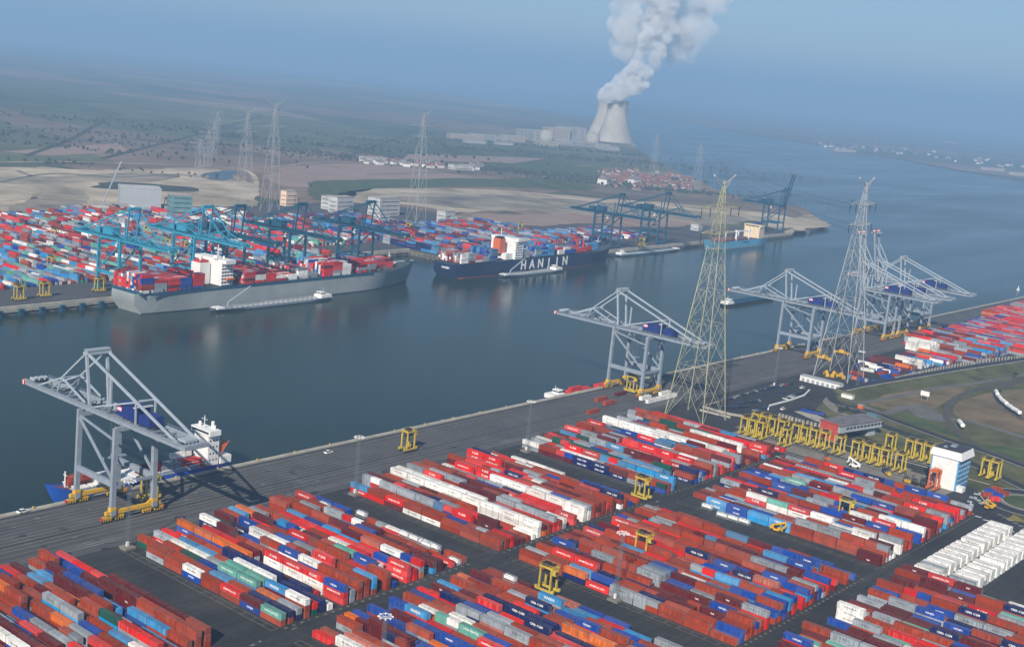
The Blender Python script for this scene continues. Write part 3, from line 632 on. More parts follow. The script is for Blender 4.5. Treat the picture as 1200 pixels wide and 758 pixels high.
# far yard, right-hand near yard and everything stacked there
rf = random.Random(21)
def noise2(a, b): return math.sin(a*.021+1.3)*math.cos(b*.035+.4)+math.sin(a*.057+b*.043)*.6
def far_block(u0, u1, v0, v1, pal_fn, hmax=3, skip=.06):
    v = v0
    while v < v1:
        u = u0
        nb = 7
        while u < u1:
            run = rf.choice(pal_fn(u, v)); h = rf.choice((1, 2, 2, hmax))
            for b in range(nb):
                vv = v+b*12.6
                if rf.random() < .4: run = rf.choice(pal_fn(u, vv))
                if rf.random() < .3: h = rf.choice((1, 2, 2, hmax))
                if rf.random() < skip: continue
                p = fq(u, vv+6)
                px, py, dist = topix(p)
                if px < -40 or px > 1230: continue
                for t in range(h):
                    c = run if rf.random() < .65 else rf.choice(pal_fn(u, vv))
                    if t < h-1 and dist > 1400 and rf.random() < .0: continue
                    add_container(stuff, p.x, p.y, t*CH+.15, c, ang=FA)
            u += 4.3
        v += nb*12.6+15
def pf(u, v):
    n = noise2(u, v)
    if u < 90 and v < 230: return 'ttgglRrmbw' if n > -.3 else 'tlgtRmrwbgsl'
    if n > .55: return 'RRRRmmRwgr'
    if n < -.5: return 'gRbtgrmrs'
    return 'rRmbglrnwgsrmtsgw'
far_block(-150, 260, 72, 440, pf, 3)
far_block(275, 372, 72, 400, pf, 4)
far_block(388, 500, 165, 400, lambda u, v: 'RRmgwltsgR', 3, .25)
far_block(520, 690, 72, 330, lambda u, v: 'glrRmbsrgn', 3, .1)
far_block(705, 845, 72, 240, lambda u, v: 'srRmbglrgs', 3, .12)
far_block(860, 1010, 66, 165, lambda u, v: 'rRglsrwb', 2, .35)
# right-hand yard of the near bank
def near_block(x0, x1, y0, y1, pal, hs, skip=.08):
    x = x0
    while x < x1:
        c = rf.choice(pal); y = y0; h = rf.choice(hs)
        while y+12 < y1:
            if rf.random() < .45: c = rf.choice(pal); h = rf.choice(hs)
            if rf.random() > skip:
                for t in range(h): add_container(stuff, x, y+6, t*CH, c if rf.random() < .6 else rf.choice(pal))
            y += 12.7
        x += 3.6
near_block(1046, 1066, 405, 444, 'rommr', (1, 1, 2))
near_block(1068, 1096, 402, 428, 'wwwgbwl', (1, 2, 3))
near_block(1100, 1136, 396, 442, 'rmRglwbo', (1, 2))
near_block(1142, 1166, 425, 451, 'w', (3, 4))
near_block(1142, 1230, 382, 422, 'ggglbRrm', (2, 3, 4), .03)
near_block(1170, 1232, 424, 462, 'rmRgglr', (3, 4), .04)
near_block(1236, 1420, 368, 462, 'RRRmgglbRr', (3, 4, 4), .04)
near_block(1424, 1640, 352, 480, 'RRRRmrgbgo', (3, 4), .12)
for k in range(5): p = at(1136+k*5.2, 383-k*1.3-(k % 2)*2, 1); add_container(stuff, p.x, p.y+k, 0, 'b'); add_container(stuff, p.x, p.y+k, CH, 'b')
# scrap of mixed loose things by the second pylon
for k in range(46):
    x, y = rf.uniform(965, 1045), rf.uniform(392, 440)
    if x < 1005 and y > 425: continue
    add_container(stuff, x, y, 0, rf.choice('bbmrowlgbn'), rf.choice((6, 12)), ang=rf.choice((0, 0, .2, 1.5)))

# ------------------------------------------------------------------ quay cranes
def make_crane(name, mA, mB, mHouse, mYel, raised=False, sc=1.0, far=False):
    """x along the quay, +y over the water, origin between the waterside wheels"""
    t = empty(name); hw = 11.0; G_ = 29.5; zb = 45.0*sc; za = 71.0*sc; ya = 4.0
    zt = 17.5*sc
    for sx in (-1, 1):
        for y in (0, -G_):
            l = MB(); top = zb-1 if y else zb+1
            l.beam((sx*hw, y, 5.2), (sx*(hw-.6), y, top), 1.9 if y else 1.7, 2.3)
            l.box(sx*hw, y, 3.0, 2.6, 2.8, 2.4)
            l.build('leg', mA, t)
        tb = MB(); tb.beam((sx*(hw-.2), 0, zt), (sx*(hw-.2), -G_, zt), 1.7, 2.6)
        tb.beam((sx*(hw-.2), -.5, zb-3), (sx*(hw-.2), -G_+.5, zt+1.5), .9, 1.0)
        tb.beam((sx*(hw-.4), 0, zb-2), (sx*(hw-.4), -G_, zb-7), .8, .9)
        tb.build('portal_beam', mA, t)
        # sill with bogies
        for yy in (): pass
    for y in (0, -G_):
        s = MB(); s.beam((-hw-3.5, y, 4.2), (hw+3.5, y, 4.2), 1.6, 1.7)
        for sx in (-1, 1):
            s.beam((sx*(hw-4.5), y, 4.3), (sx*hw, y, 7.2), .9, .9).box(sx*hw, y, 5, 2.8, 2.6, 1.8)
        s.build('sill_beam', mYel if not far else mA, t)
        for sx in (-1, 1):
            b = MB()
            for k in (-1, 1):
                b.beam((sx*(hw-.5)+k*3.2-2.4, y, 2.2), (sx*(hw-.5)+k*3.2+2.4, y, 2.2), 1.2, 1.0)
                b.beam((sx*(hw-.5)+k*3.2, y, 2.2), (sx*(hw-.5)+k*1.2, y, 4.0), .8, .8)
                for q in (-1.9, -.65, .65, 1.9): b.cyl((sx*(hw-.5)+k*3.2+q, y-.35, .5), (sx*(hw-.5)+k*3.2+q, y+.35, .5), .5, n=8, mi=1); b.box(sx*(hw-.5)+k*3.2+q, y, .6, .35, 1.1, 1.2, 0)
            b.box(sx*(hw-.5)+sx*5.8, y, 1.2, .8, 1.2, 1.3, 2)
            b.build('bogie', [mYel if not far else mA, M['black'], M['red']], t)
    for yy, zz, ww in ((0, zb-1.6, 2.0), (-G_, zb-1.6, 2.0), (-G_, zt, 1.4)): MB().beam((-hw+.6, yy, zz), (hw-.6, yy, zz), ww*.85, ww).build('cross_girder', mA, t)
    # main girder (fixed part) and boom
    bw = 5.0; ye = -72.0
    def girder(y0, y1, z0, z1, nm):
        g = MB(); d = Vector((0, y1-y0, z1-z0)); L = d.length
        for s in (-1, 1):
            g.beam((s*bw, y0, z0), (s*bw, y1, z1), 1.0, 2.4)
            for hh in (1.9, 2.6): g.beam((s*(bw+1.3), y0, z0+hh), (s*(bw+1.3), y1, z1+hh), .09, .09)
            g.beam((s*(bw+.9), y0, z0+1.3), (s*(bw+.9), y1, z1+1.3), 1.0, .12, 1)
            k = 0
            while k < L:
                p = Vector((s*(bw+1.3), y0, z0))+d*(k/L); g.beam(p+Vector((0, 0, 1.3)), p+Vector((0, 0, 2.6)), .09); k += 3.0
        k = 0; n = max(2, int(L/6))
        for k in range(n+1):
            p = Vector((0, y0, z0))+d*(k/n); g.beam(p+Vector((-bw, 0, .6)), p+Vector((bw, 0, .6)), .5, .6)
            if k < n and nm != 'boom':
                q = Vector((0, y0, z0))+d*((k+1)/n); g.beam(p+Vector((-bw, 0, .9)), q+Vector((bw, 0, .9)), .3)
        return g
    fg = girder(ye, 3, zb, zb, 'girder')
    fg.box(0, ye-1.5, zb-.5, 12.5, 3.0, 1.8, 0).box(0, ye+4, zb+1.5, 6, 6, 1.0, 1)
    for q in range(5): fg.box(-4+q*2, ye-2.6, zb+1.7, .2, .2, 1.3, 1)
    fg.build('main_girder', [mA, mB], t)
    if raised: bt = Vector((0, 3+math.cos(R(80))*53, zb+math.sin(R(80))*53))
    else: bt = Vector((0, 56, zb))
    bm_ = girder(3, bt.y, zb, bt.z, 'boom')
    dv = (bt-Vector((0, 3, zb))).normalized(); nv = Vector((0, -dv.z, dv.y))
    bm_.beam(bt-dv*.2, bt+dv*1.0, 11.2, 2.4, 0)
    if not raised:
        for q in range(6): bm_.box(-3.6+q*1.45, bt.y-2, bt.z+1.4, .3, 4.0-q % 2*1.5, 1.5, 1)
    boom = bm_.build('boom', [mA, mB], t)
    tipm = MB(); 
    for s in (-1, 1):
        e_ = Vector((s*bw, 0, 0)); tipm.beam(bt+e_+dv*1.0, bt+e_+dv*1.9, 2.0, 2.2, 0); tipm.beam(bt+e_+dv*1.9, bt+e_+dv*2.8, 1.95, 2.15, 1); tipm.beam(bt+e_+dv*2.8, bt+e_+dv*3.7, 1.9, 2.1, 0)
    tipm.build('boom_tip', [M['red'], M['white']] if not far else [mB, M['strad']], boom)
    # forestays and the truss on top of the boom
    nd = Vector((0, 3, zb))+dv*22+nv*9.5; outer = Vector((0, 3, zb))+dv*42+nv*1.3; inner = Vector((0, 3, zb))+dv*1.5+nv*2
    st = MB()
    for s in (-1, 1):
        sx = Vector((s*bw, 0, 0)); ap = Vector((s*5.4, ya, za))
        if not raised:
            st.beam(ap, nd+sx, .75, .8).beam(nd+sx, outer+sx, .75, .8).beam(nd+sx, inner+sx, .7, .75)
            st.beam(nd+sx, Vector((s*bw, 3, zb))+dv*26+nv*1, .55).beam(Vector((s*bw, 3, zb))+dv*12+nv*6, Vector((s*bw, 3, zb))+dv*17+nv*1, .4)
            st.beam(nd+sx-dv*3+nv*1.2, Vector((s*bw, 3, zb))+dv*32+nv*1.2, .35)
        else:
            st.beam(nd+sx, outer+sx, .7).beam(nd+sx, inner+sx, .7).beam(nd+sx, Vector((s*bw, 3, zb))+dv*26+nv*1, .5).beam(ap, nd+sx-dv*2, .6)
            st.beam(ap, Vector((s*bw, 3, zb))+dv*30+nv*2, .45)
    st.beam(nd-Vector((bw, 0, 0)), nd+Vector((bw, 0, 0)), .45)
    st.build('forestay', mB, t)
    a = MB()                                       # A frame
    for s in (-1, 1):
        a.beam((s*bw, .5, zb), (s*5.4, ya, za), 1.1, 1.2)
    a.box(0, ya-.5, za-.5, 13, 3.4, 1.1, 0)
    for q in range(9): a.box(-5.8+q*1.45, ya-.5, za+.8, .15, 3.2, 1.2, 1)
    a.beam((-6.3, ya+1.2, za+1.8), (6.3, ya+1.2, za+1.8), .12).beam((-6.3, ya-2.2, za+1.8), (6.3, ya-2.2, za+1.8), .12)
    a.build('apex_frame', [mB, mA], t)
    bs = MB()
    for s in (-1, 1):
        m = Vector((s*5.4, ya, za)).lerp(Vector((s*bw, ye+4, zb+1)), .56)
        bs.beam((s*5.4, ya-1, za), (s*bw, ye+4, zb+1), .95, 1.0)
        bs.beam((s*bw, -1, zb+1.2), m, .75, .75).beam(m, (s*bw, m.y, zb+1.2), .7)
    bs.beam(Vector((-3.5, m.y, m.z)), Vector((3.5, m.y, m.z)), .5)
    bs.build('backstay', mB, t)
    h = MB(); h.box(0, -27, zb+2.2, 8.4, 14, 5.6, 0).box(0, -27, zb+7.8, 8.8, 14.4, .3, 0)
    for q in range(5): h.box(-4.27, -32.5+q*2.9, zb+2.6, .12, .18, 5.0, 0)
    hh = h.build('machinery_house', mHouse, t)
    hs = MB(); hs.box(-4.32, -22.4, zb+4.6, .08, 3.4, 2.0, 0)
    for q in range(3): hs.box(-4.38, -23.5+q*1.1, zb+5.1, .05, .7, 1.0, 1)
    hs.build('sign', [mat('pink_sign', (.75, .2, .3), .6), M['lettering']] if not far else [M['white'], M['white']], hh)
    e = MB(); e.box(0, -41, zb+2.0, 7.6, 8, 4.4, 0); e.build('electrical_house', mHouse, t)
    w = MB(); w.box(0, -34.6, zb+8.6, 9.6, 1.6, .35, 0); w.build('crane_beam', M['white'], t)
    ty = -13 if not raised else -20
    tr = MB(); tr.box(0, ty, zb-2.4, 6.4, 6.5, 1.5, 0)
    for sx in (-1, 1):
        for q in (-1, 1): tr.beam((sx*1.2, ty+q*1.6, zb-2.4), (sx*1.0, ty+q*1.6, zb-20), .07)
    tro = tr.build('trolley', [mA], t)
    cb = MB(); cb.box(4.9, ty+1, zb-6.2, 2.4, 2.8, 2.8, 0); cb.box(4.9, ty+2.44, zb-5.6, 2.0, .1, 1.6, 1); cb.beam((4.9, ty+1, zb-3.5), (4.9, ty+1, zb-1.5), .4)
    cb.build('cab', [M['white'], M['glass']], t)
    sp = MB(); sp.box(0, ty, zb-20.8, 12, 2.2, .5, 0).box(0, ty, zb-20.28, 1.6, 4, .7, 0); sp.build('spreader', mA, t)
    stp = MB()                                    # zig-zag stair tower on the landside leg and mast
    for q in range(9):
        y = -G_+1.8; z0 = 6+q*4.2; stp.beam((hw+1.6, y+(q % 2)*3.4, z0), (hw+1.6, y+((q+1) % 2)*3.4, z0+4.2), .8, .15)
    stp.beam((hw+1.6, -G_+1.4, 5), (hw+1.6, -G_+1.4, zb-1), .14).beam((hw+1.6, -G_+5.4, 5), (hw+1.6, -G_+5.4, zb-1), .14)
    stp.build('stair', mB, t)
    ms = MB(); ms.beam((3, -4, zb+1), (3, -4, za-11), .9, .9, 0).beam((3, -4, za-14), (0, -4, za-14), .25); ms.build('access_mast', mB, t)
    return t
crA = make_crane('quay_crane', M['steel'], M['steel2'], M['blue'], M['yellow'])
CRN = [(327, 'grey container crane with lowered boom standing over the coaster at far left'), (756, 'grey container crane with lowered boom just left of the first tall pylon'),
       (1013, 'grey container crane with lowered boom between the two tall pylons'), (1262, 'grey container crane with lowered boom, farthest right on the near quay')]
for k, (x, lab) in enumerate(CRN):
    o = crA if k == 0 else copy_tree(crA)
    o.location = (x, 508.5, .02); tag(o, lab, 'crane', 'grey quay cranes on the near bank')
crB = make_crane('quay_crane', M['steel'], M['steel2'], M['blue'], M['yellow'], True)
for k, (x, lab) in enumerate(((1172, 'grey container crane with its boom raised, left one of the two behind the second pylon'), (1206, 'grey container crane with its boom raised, right one of the two behind the second pylon'))):
    o = crB if k == 0 else copy_tree(crB)
    o.location = (x, 508.5, .02); tag(o, lab, 'crane', 'grey quay cranes on the near bank')
cy = make_crane('quay_crane', M['cyan'], M['cyan'], M['cyan'], M['cyan'], sc=1.06, far=True)
ct = make_crane('quay_crane', M['teal'], M['teal'], M['teal'], M['yellow'], sc=1.06, far=True)
cr = make_crane('quay_crane', M['teal'], M['teal'], M['teal'], M['yellow'], True, sc=1.06, far=True)
FCR = [(cy, 31, 'light blue container crane, leftmost on the far bank over the big ship stern'), (cy, 110, 'light blue container crane, second from left on the far bank'),
       (ct, 148, 'dark blue container crane right behind the second light blue crane'), (ct, 226, 'dark blue container crane over the middle of the big grey ship'), (ct, 323, 'dark blue container crane nearest the bow of the big grey ship'),
       (ct, 812, 'left dark blue container crane of the pair beyond the navy ship bow'), (ct, 936, 'right dark blue container crane of the pair beyond the navy ship bow'), (cr, 1330, 'dark blue container crane with raised boom at the end of the far quay')]
seen = set()
for proto, u, lab in FCR:
    o = proto if id(proto) not in seen else copy_tree(proto); seen.add(id(proto))
    o.location = fq(u, 5.5, .15); o.rotation_euler.z = FA+math.pi; tag(o, lab, 'crane', 'blue quay cranes on the far bank')

# ------------------------------------------------------------------ straddle carriers
def make_straddle(mY=None, load=None):
    mY = mY or M['strad']
    t = empty('straddle_carrier')                 # long axis along y, 4.9 m wide, 12.6 m high
    f = MB()
    for s in (-1, 1):
        f.box(s*2.2, 0, 1.0, .75, 9.4, .9)
        f.beam((s*2.2, -4.6, 1.2), (s*2.2, -4.6, 2.6), 1.0).beam((s*2.2, 4.6, 1.2), (s*2.2, 4.6, 2.6), 1.0)
    f.build('chassis_beam', mY, t)
    for sx in (-1, 1):
        for sy in (-1, 1):
            l = MB(); l.beam((sx*2.2, sy*3.0, 1.8), (sx*2.2, sy*2.9, 11.6), .62, .8); l.beam((sx*1.9, sy*3.0, 2.2), (sx*1.9, sy*3.0, 11), .16, .4); l.build('leg', mY, t)
        for q in (-3.9, -1.4, 1.4, 3.9): MB().cyl((sx*2.2-.35, q, .75), (sx*2.2+.35, q, .75), .75, n=10).build('wheel', M['black'], t)
    tp_ = MB()
    for s in (-1, 1): tp_.box(s*2.2, 0, 11.4, .7, 7.4, .8); tp_.box(0, s*3.0, 11.5, 4.6, .7, .8)
    tp_.build('top_frame', mY, t)
    e = MB(); e.box(-.6, 1.0, 12.2, 3.0, 3.2, 1.3).box(.9, -1.6, 12.2, 1.4, 1.6, .7); e.build('engine_deck', M['black'] if mY is not M['orange'] else mY, t)
    for_r = MB()
    for s in (-1, 1): for_r.beam((s*2.5, -3.6, 13.2), (s*2.5, 3.6, 13.2), .1)
    for s in (-1, 1): for_r.beam((-2.5, s*3.6, 13.2), (2.5, s*3.6, 13.2), .1)
    for sx in (-1, 1):
        for sy in (-1, 0, 1): for_r.beam((sx*2.5, sy*3.6, 12), (sx*2.5, sy*3.6, 13.2), .1)
    for_r.build('railing', mY, t)
    c = MB(); c.box(-1.4, -4.2, 9.2, 1.6, 1.7, 2.2, 0).box(-1.4, -5.07, 9.7, 1.4, .08, 1.3, 1); c.build('cab', [mY, M['glass']], t)
    s = MB(); s.box(0, 0, 9.0 if not load else 8.2, 2.2, 6.2, .4)
    for q in (-1, 1): s.beam((0, q*2.6, 9.2), (0, q*2.6, 11.5), .25)
    s.build('spreader', M['black'], t)
    return t
st = make_straddle()
SP = []
for k, y in enumerate((383.0, 377.2, 371.4)): SP.append((726, y, 90, '%s yellow straddle carrier of the front parked row, counted from left' % ORD[k]))
for k, y in enumerate((384, 378.0, 371.5, 364.5)): SP.append((742, y, 90, '%s yellow straddle carrier of the second parked row, counted from left' % ORD[k]))
for k, y in enumerate((353.5,)): SP.append((725, y, 90, 'lone yellow straddle carrier standing forward in the left parked cluster'))
for k, y in enumerate((354.0, 348, 341.5, 334.8)): SP.append((742, y, 90, '%s yellow straddle carrier behind the lone forward one, left cluster' % ORD[k]))
SP += [(740.5, 323.5, 90, 'single yellow straddle carrier just left of the flat roofed terminal building'), (740.5, 311.5, 90, 'single yellow straddle carrier in front of the red end wall')]
for k, y in enumerate((304, 298, 292.0)): SP.append((740.5, y, 90, '%s yellow straddle carrier of the trio right of the terminal building' % ORD[k]))
SP += [(739, 282, 90, 'single yellow straddle carrier with tall frame between the trio and the white tower'), (777, 305, 90, 'yellow straddle carrier alone behind the parked trio')]
for k, y in enumerate((291.5, 285.5, 279.5, 274)): SP.append((777, y, 90, '%s yellow straddle carrier of the rear group left of the white tower' % ORD[k]))
SP += [(783, 262, 90, 'yellow straddle carrier mostly hidden behind the white tower roof'), (779, 243, 90, 'left of two yellow straddle carriers right of the white tower'), (779, 237.5, 90, 'right of two yellow straddle carriers right of the white tower'),
       (415.5, 303, 0, 'yellow straddle carrier in the lane beside the bottom centre block'), (484, 300, 0, 'yellow straddle carrier among stacks of the lower centre block'), (556.5, 350, 0, 'yellow straddle carrier at the lane corner of the upper centre block'),
       (620.5, 262, 0, 'yellow straddle carrier over the stacks of the middle right block'), (510, 481, 90, 'yellow straddle carrier alone on the open quay lanes'), (346, 494, 90, 'yellow straddle carrier under the leftmost grey crane'),
       (752, 492, 0, 'yellow straddle carrier under the second grey crane'), (1228, 492, 90, 'yellow straddle carrier under the farthest grey cranes')]
for k, (x, y, rz, lab) in enumerate(SP):
    o = st if k == 0 else copy_tree(st); o.location = (x, y, .03); o.rotation_euler.z = R(rz); tag(o, lab, 'straddle carrier', 'straddle carriers of the container terminal')
og = make_straddle(M['orange']); x, y = 722.5, 254; og.location = (x, y, .03); og.rotation_euler.z = R(90); tag(og, 'orange straddle carrier left of the white tower', 'straddle carrier')
FS = [(22, 352, 'left of the three on the far quay edge', 1), (52, 348, 'middle of the three on the far quay edge', 1), (116, 342, 'right of the three on the far quay edge', 1), (64, 282, 'in the red stacks of the far yard', 0), (60, 316, 'in the left of the far yard behind the quay', 0),
      (173, 277, 'left of the hall side in the far yard', 0), (198, 293, 'behind the first light blue crane', 0), (216, 294, 'between the two light blue cranes', 0), (249, 252, 'at the back of the far yard', 0), (196, 243, 'near the large hall', 0),
      (479, 272, 'in the yard behind the dock notch', 0), (610, 272, 'in the yard behind the navy ship', 0), (752, 289, 'under the pair of dark blue cranes', 0)]
for px, py, lab, ld in FS:
    p = at(px, py); o = copy_tree(st); o.location = (p.x, p.y, .15); o.rotation_euler.z = FA+R(90 if ld else 0); tag(o, 'distant yellow straddle carrier '+lab, 'straddle carrier', 'straddle carriers on the far bank')

# ------------------------------------------------------------------ lattice masts and pylons
def lattice(mb, w0, w1, z0, z1, n, t0=.3, t1=.16, mi=0, cx=0, cy=0, x_only=False):
    """square tapering lattice, n panels"""
    def cor(z, k):
        w = (w0+(w1-w0)*(z-z0)/(z1-z0))/2; s = ((-1, -1), (1, -1), (1, 1), (-1, 1))[k]; return Vector((cx+s[0]*w, cy+s[1]*w, z))
    zs = [z0]; r = (w1/w0)**(1/n) if w1 < w0 else 1
    hs = [r**k for k in range(n)]; tt = sum(hs)
    for q in hs: zs.append(zs[-1]+(z1-z0)*q/tt)
    for k in range(4):
        mb.beam(cor(z0, k), cor(z1, k), t0, t0, mi)
        for a in range(n):
            p, q = cor(zs[a], k), cor(zs[a], (k+1) % 4); p2, q2 = cor(zs[a+1], k), cor(zs[a+1], (k+1) % 4)
            mb.beam(p, q2, t1, t1, mi); mb.beam(q, p2, t1, t1, mi); mb.beam(p2, q2, t1, t1, mi)
ml = MB(); lattice(ml, 1.8, .9, 1.2, 30, 13, .08, .035)
mast = empty('light_mast'); ml.build('lattice_pole', mat('mast_grey', (.15, .17, .19), .6), mast)
q = MB(); q.box(0, 0, 0, 5.2, 5.2, .9, 0).box(.2, .3, .9, 1.1, 1.1, 1.9, 1); q.build('base', [M['slab'], M['white']], mast)
q = MB()
for k in range(16):
    a, b = 2*math.pi*k/16, 2*math.pi*(k+1)/16; q.beam((2.1*math.cos(a), 2.1*math.sin(a), 30.6), (2.1*math.cos(b), 2.1*math.sin(b), 30.6), .14)
    if k % 2 == 0: q.beam((0, 0, 30.2), (2.1*math.cos(a), 2.1*math.sin(a), 30.6), .08); q.box(2.4*math.cos(a), 2.4*math.sin(a), 30.2, .7, .5, .45, 0, a)
q.build('lamp_ring', M['white'], mast)
MS = [(303.5, 447.5, 'lattice light mast on a pale base at the far corner of the left centre block'), (433.2, 442.5, 'lattice light mast at the far corner of the upper centre block'), (569.5, 441, 'lattice light mast between the upper centre and upper right blocks'),
      (432.6, 279, 'lattice light mast beside the lane of the lower centre block'), (*at(452, 720, 31).xy, 'lattice light mast rising from the front of the bottom centre block'), (875, 442, 'lattice light mast on the quay beside the car park'), (932, 400, 'lattice light mast behind the long white shed'),
      (1035, 396, 'lattice light mast among the scattered boxes past the second pylon')]
for k, (x, y, lab) in enumerate(MS):
    o = mast if k == 0 else copy_tree(mast); o.location = (x, y, .02); tag(o, lab, 'light mast', 'lattice light masts of the terminal')
# yellow base pads
def make_pylon(x, y, ht, label, w=30.0, mt=None, det=True, s=1.0, name='transmission_pylon'):
    t = empty(name, (x, y, 0)); mt = mt or M['pyl']; k = ht/165.0
    lo = MB(); z1 = 108*k
    t0, t1 = (.46, .17) if det else (.38, .16)
    lattice(lo, w, 10.5, 0, z1, 4 if det else 3, t0, t1)
    if det:                                        # redundant members inside each big panel
        r = (10.5/w)**.25; hs = [r**q for q in range(4)]; tt = sum(hs); z = 0
        for q in range(4):
            za, zb_ = z, z+z1*hs[q]/tt; z = zb_
            for kk in range(4):
                s4 = ((-1, -1), (1, -1), (1, 1), (-1, 1))
                def cn(zz, i): ww = (w+(10.5-w)*zz/z1)/2; return Vector((s4[i][0]*ww, s4[i][1]*ww, zz))
                a0, b0, a1, b1 = cn(za, kk), cn(za, (kk+1) % 4), cn(zb_, kk), cn(zb_, (kk+1) % 4)
                mid = (a1+b1)/2; am, bmid = (a0+a1)/2, (b0+b1)/2
                lo.beam(am, mid, .13).beam(bmid, mid, .13)
                lo.beam(am, a0.lerp(b1, .25), .1).beam(bmid, b0.lerp(a1, .25), .1)
    lo.build('lower_frame', mt, t)
    up = MB(); lattice(up, 10.5, 2.6, z1, 155*k, 7 if det else 4, .34, .13 if det else .2); lattice(up, 2.6, .5, 155*k, ht, 2, .25, .14)
    up.build('upper_frame', mt, t)
    for z, L in ((129*k, 21), (146*k, 24)):
        a = MB()
        for sd_ in (-1, 1):
            for yy in (-1, 1):
                a.beam((0, yy*2.5, z), (sd_*L, 0, z+1.2), .34).beam((0, yy*2.2, z+4), (sd_*L, 0, z+1.2), .28)
                for q in range(1, 5):
                    f0, f1 = q/5, (q+.5)/5
                    a.beam((sd_*L*f0, yy*2.5*(1-f0), z+1.2*f0), (sd_*L*f1, yy*2.2*(1-f1), z+4-(2.8*f1)), .1)
        a.build('crossarm', mt, t)
        if det:
            i_ = MB()
            for sd_ in (-1, 1):
                for f in ((1, .55) if L > 21 else (1,)): i_.cyl((sd_*L*f, 0, z+1), (sd_*L*f, 0, z-5.5), .28, n=6)
            i_.build('insulator', M['black'], t)
    v = MB()
    for sd_ in (-1, 1): v.beam((0, 0, ht-3), (sd_*13, 0, ht+3.2), .45).beam((0, 0, ht-8), (sd_*9, 0, ht+.6), .25); v.box(sd_*13, 0, ht+2.6, 1.2, 1.0, 1.3)
    v.build('earth_wire_horn', M['galv'], t)
    return tag(t, label, 'pylon', 'tall river crossing pylons' if det else 'distant power pylons')
pA = make_pylon(731.5, 425, 162, 'tall yellowish lattice pylon standing by the quay right of the second grey crane')
pB = make_pylon(960, 429, 160, 'tall grey lattice pylon beside the raised boom cranes on the right', mt=M['galv'])
for o, n in ((pA, 731.5), (pB, 960)):
    o.rotation_euler.z = R(0)
FP = [((487, 262), 1.0, 155, 'faint tall pylon rising behind the far yard at centre left'), ((316, 248), 1.0, 150, 'right one of two tall faint pylons behind the dark blue cranes'), ((285, 243), 1.0, 135, 'left one of two tall faint pylons behind the dark blue cranes'),
      ((233, 213), 1, 70, 'small faint pylon on the sand flats, left of four'), ((243, 196), 1, 70, 'small faint pylon beyond the sand flats, second of four'), ((250, 182), 1, 70, 'small faint pylon beyond the sand flats, third of four'), ((254, 165), 1, 70, 'small faint pylon beyond the sand flats, last of four'),
      ((765, 208), 1, 110, 'faint pylon over the red roofed village'), ((815, 226), 1, 110, 'faint pylon at the river bank right of the village')]
far_galv = mat('weathered_lattice', (.36, .37, .38), .7)
for (px, py), s_, h_, lab in FP:
    p = at(px, py); make_pylon(p.x, p.y, h_, lab, w=h_*.13, mt=far_galv, det=False)
def wires(name, pts, label, offs, sag=14):
    mb = MB()
    for a, b in zip(pts[:-1], pts[1:]):
        for dx, dz in offs:
            prev = None
            for k in range(15):
                f = k/14; p = Vector(a).lerp(Vector(b), f)+Vector((dx, 0, dz-4*sag*f*(1-f)))
                if prev is not None: mb.beam(prev, p, .13)
                prev = p
    tag(mb.build(name, M['black']), label, 'power line')
g1 = at(316, 248); g2 = at(815, 226); g3 = at(485, 262)
wires('power_line', [(731.5, 425, 0), (g3.x, g3.y, 0)], 'thin power lines crossing the river from the yellowish pylon', [(dx, z) for z, L in ((124, 21), (141, 24)) for dx in (-L, -L*.55, L*.55, L)], 22)
wires('power_line', [(960, 429, 0), (g2.x, g2.y, -20)], 'thin power lines crossing the river from the grey right hand pylon', [(dx, z) for z, L in ((122, 21), (139, 24)) for dx in (-L, -L*.55, L*.55, L)], 22)

# ------------------------------------------------------------------ ships
def hull(L, B, zd, zbow, stern_full=.85, bow_rake=.05, wl=WZ-.6, n=56):
    """bow towards +x, centred; returns MB (0 = topsides, 1 = boot top)"""
    mb = MB(); ring = []
    for i in range(n+1):
        t = i/n; x = -L/2+L*t
        bf = min(1, .72+.28*min(1, t/.08)) if t < .08 else 1.0
        hb_d = bf*(1 if t < .80 else max(.02, math.cos((t-.80)/.20*math.pi/2)**.75))
        hb_w = (stern_full*.75+(1-stern_full*.75)*min(1, t/.2)) * (1 if t < .72 else max(.012, math.cos((t-.72)/.28*math.pi/2)**1.0))
        z = zd + (zbow-zd)*max(0, (t-.86)/.14)**1.2
        xd = x + L*bow_rake*max(0, (t-.8)/.2); xs = x+ (L*.02 if t < .02 else 0)
        ring.append([(xd, B/2*hb_d, z), (x*.5+xd*.5, B/2*(hb_d*.45+hb_w*.55), (z+wl)/2), (xs, B/2*hb_w, wl+1.4), (xs, B/2*hb_w*.98, wl-1.5)])
    vs = []
    for r in ring: vs += r+[(a, -b, c) for a, b, c in r]
    fs = [[], []]
    for i in range(n):
        o = i*8; p = o+8
        for k in range(3):
            fs[1 if k == 2 else 0] += [(o+k, o+k+1, p+k+1, p+k), (p+4+k, p+4+k+1, o+4+k+1, o+4+k)]
    base = len(mb.v); mb.add(vs, fs[0], 0); mb.add(vs, fs[1], 1)
    mb.add(vs, [(0, 4, 5, 1), (1, 5, 6, 2), (2, 6, 7, 3)], 0)
    dk = MB(); dk.add([(a[0][0], a[0][1], a[0][2]-.9) for a in ring]+[(a[0][0], -a[0][1], a[0][2]-.9) for a in ring], [(i, n+1+i, n+2+i, i+1) for i in range(n)], 0)
    return mb, dk, ring
def ship_root(name, u, v, ang, frame=True):
    p = fq(u, v) if frame else Vector((u, v, 0)); return empty(name, (p.x, p.y, 0), (FA if frame else 0)+ang), p
def place(o, mb, nm, m):
    mb.sm = nm == 'hull'
    return mb.build(nm, m, o)
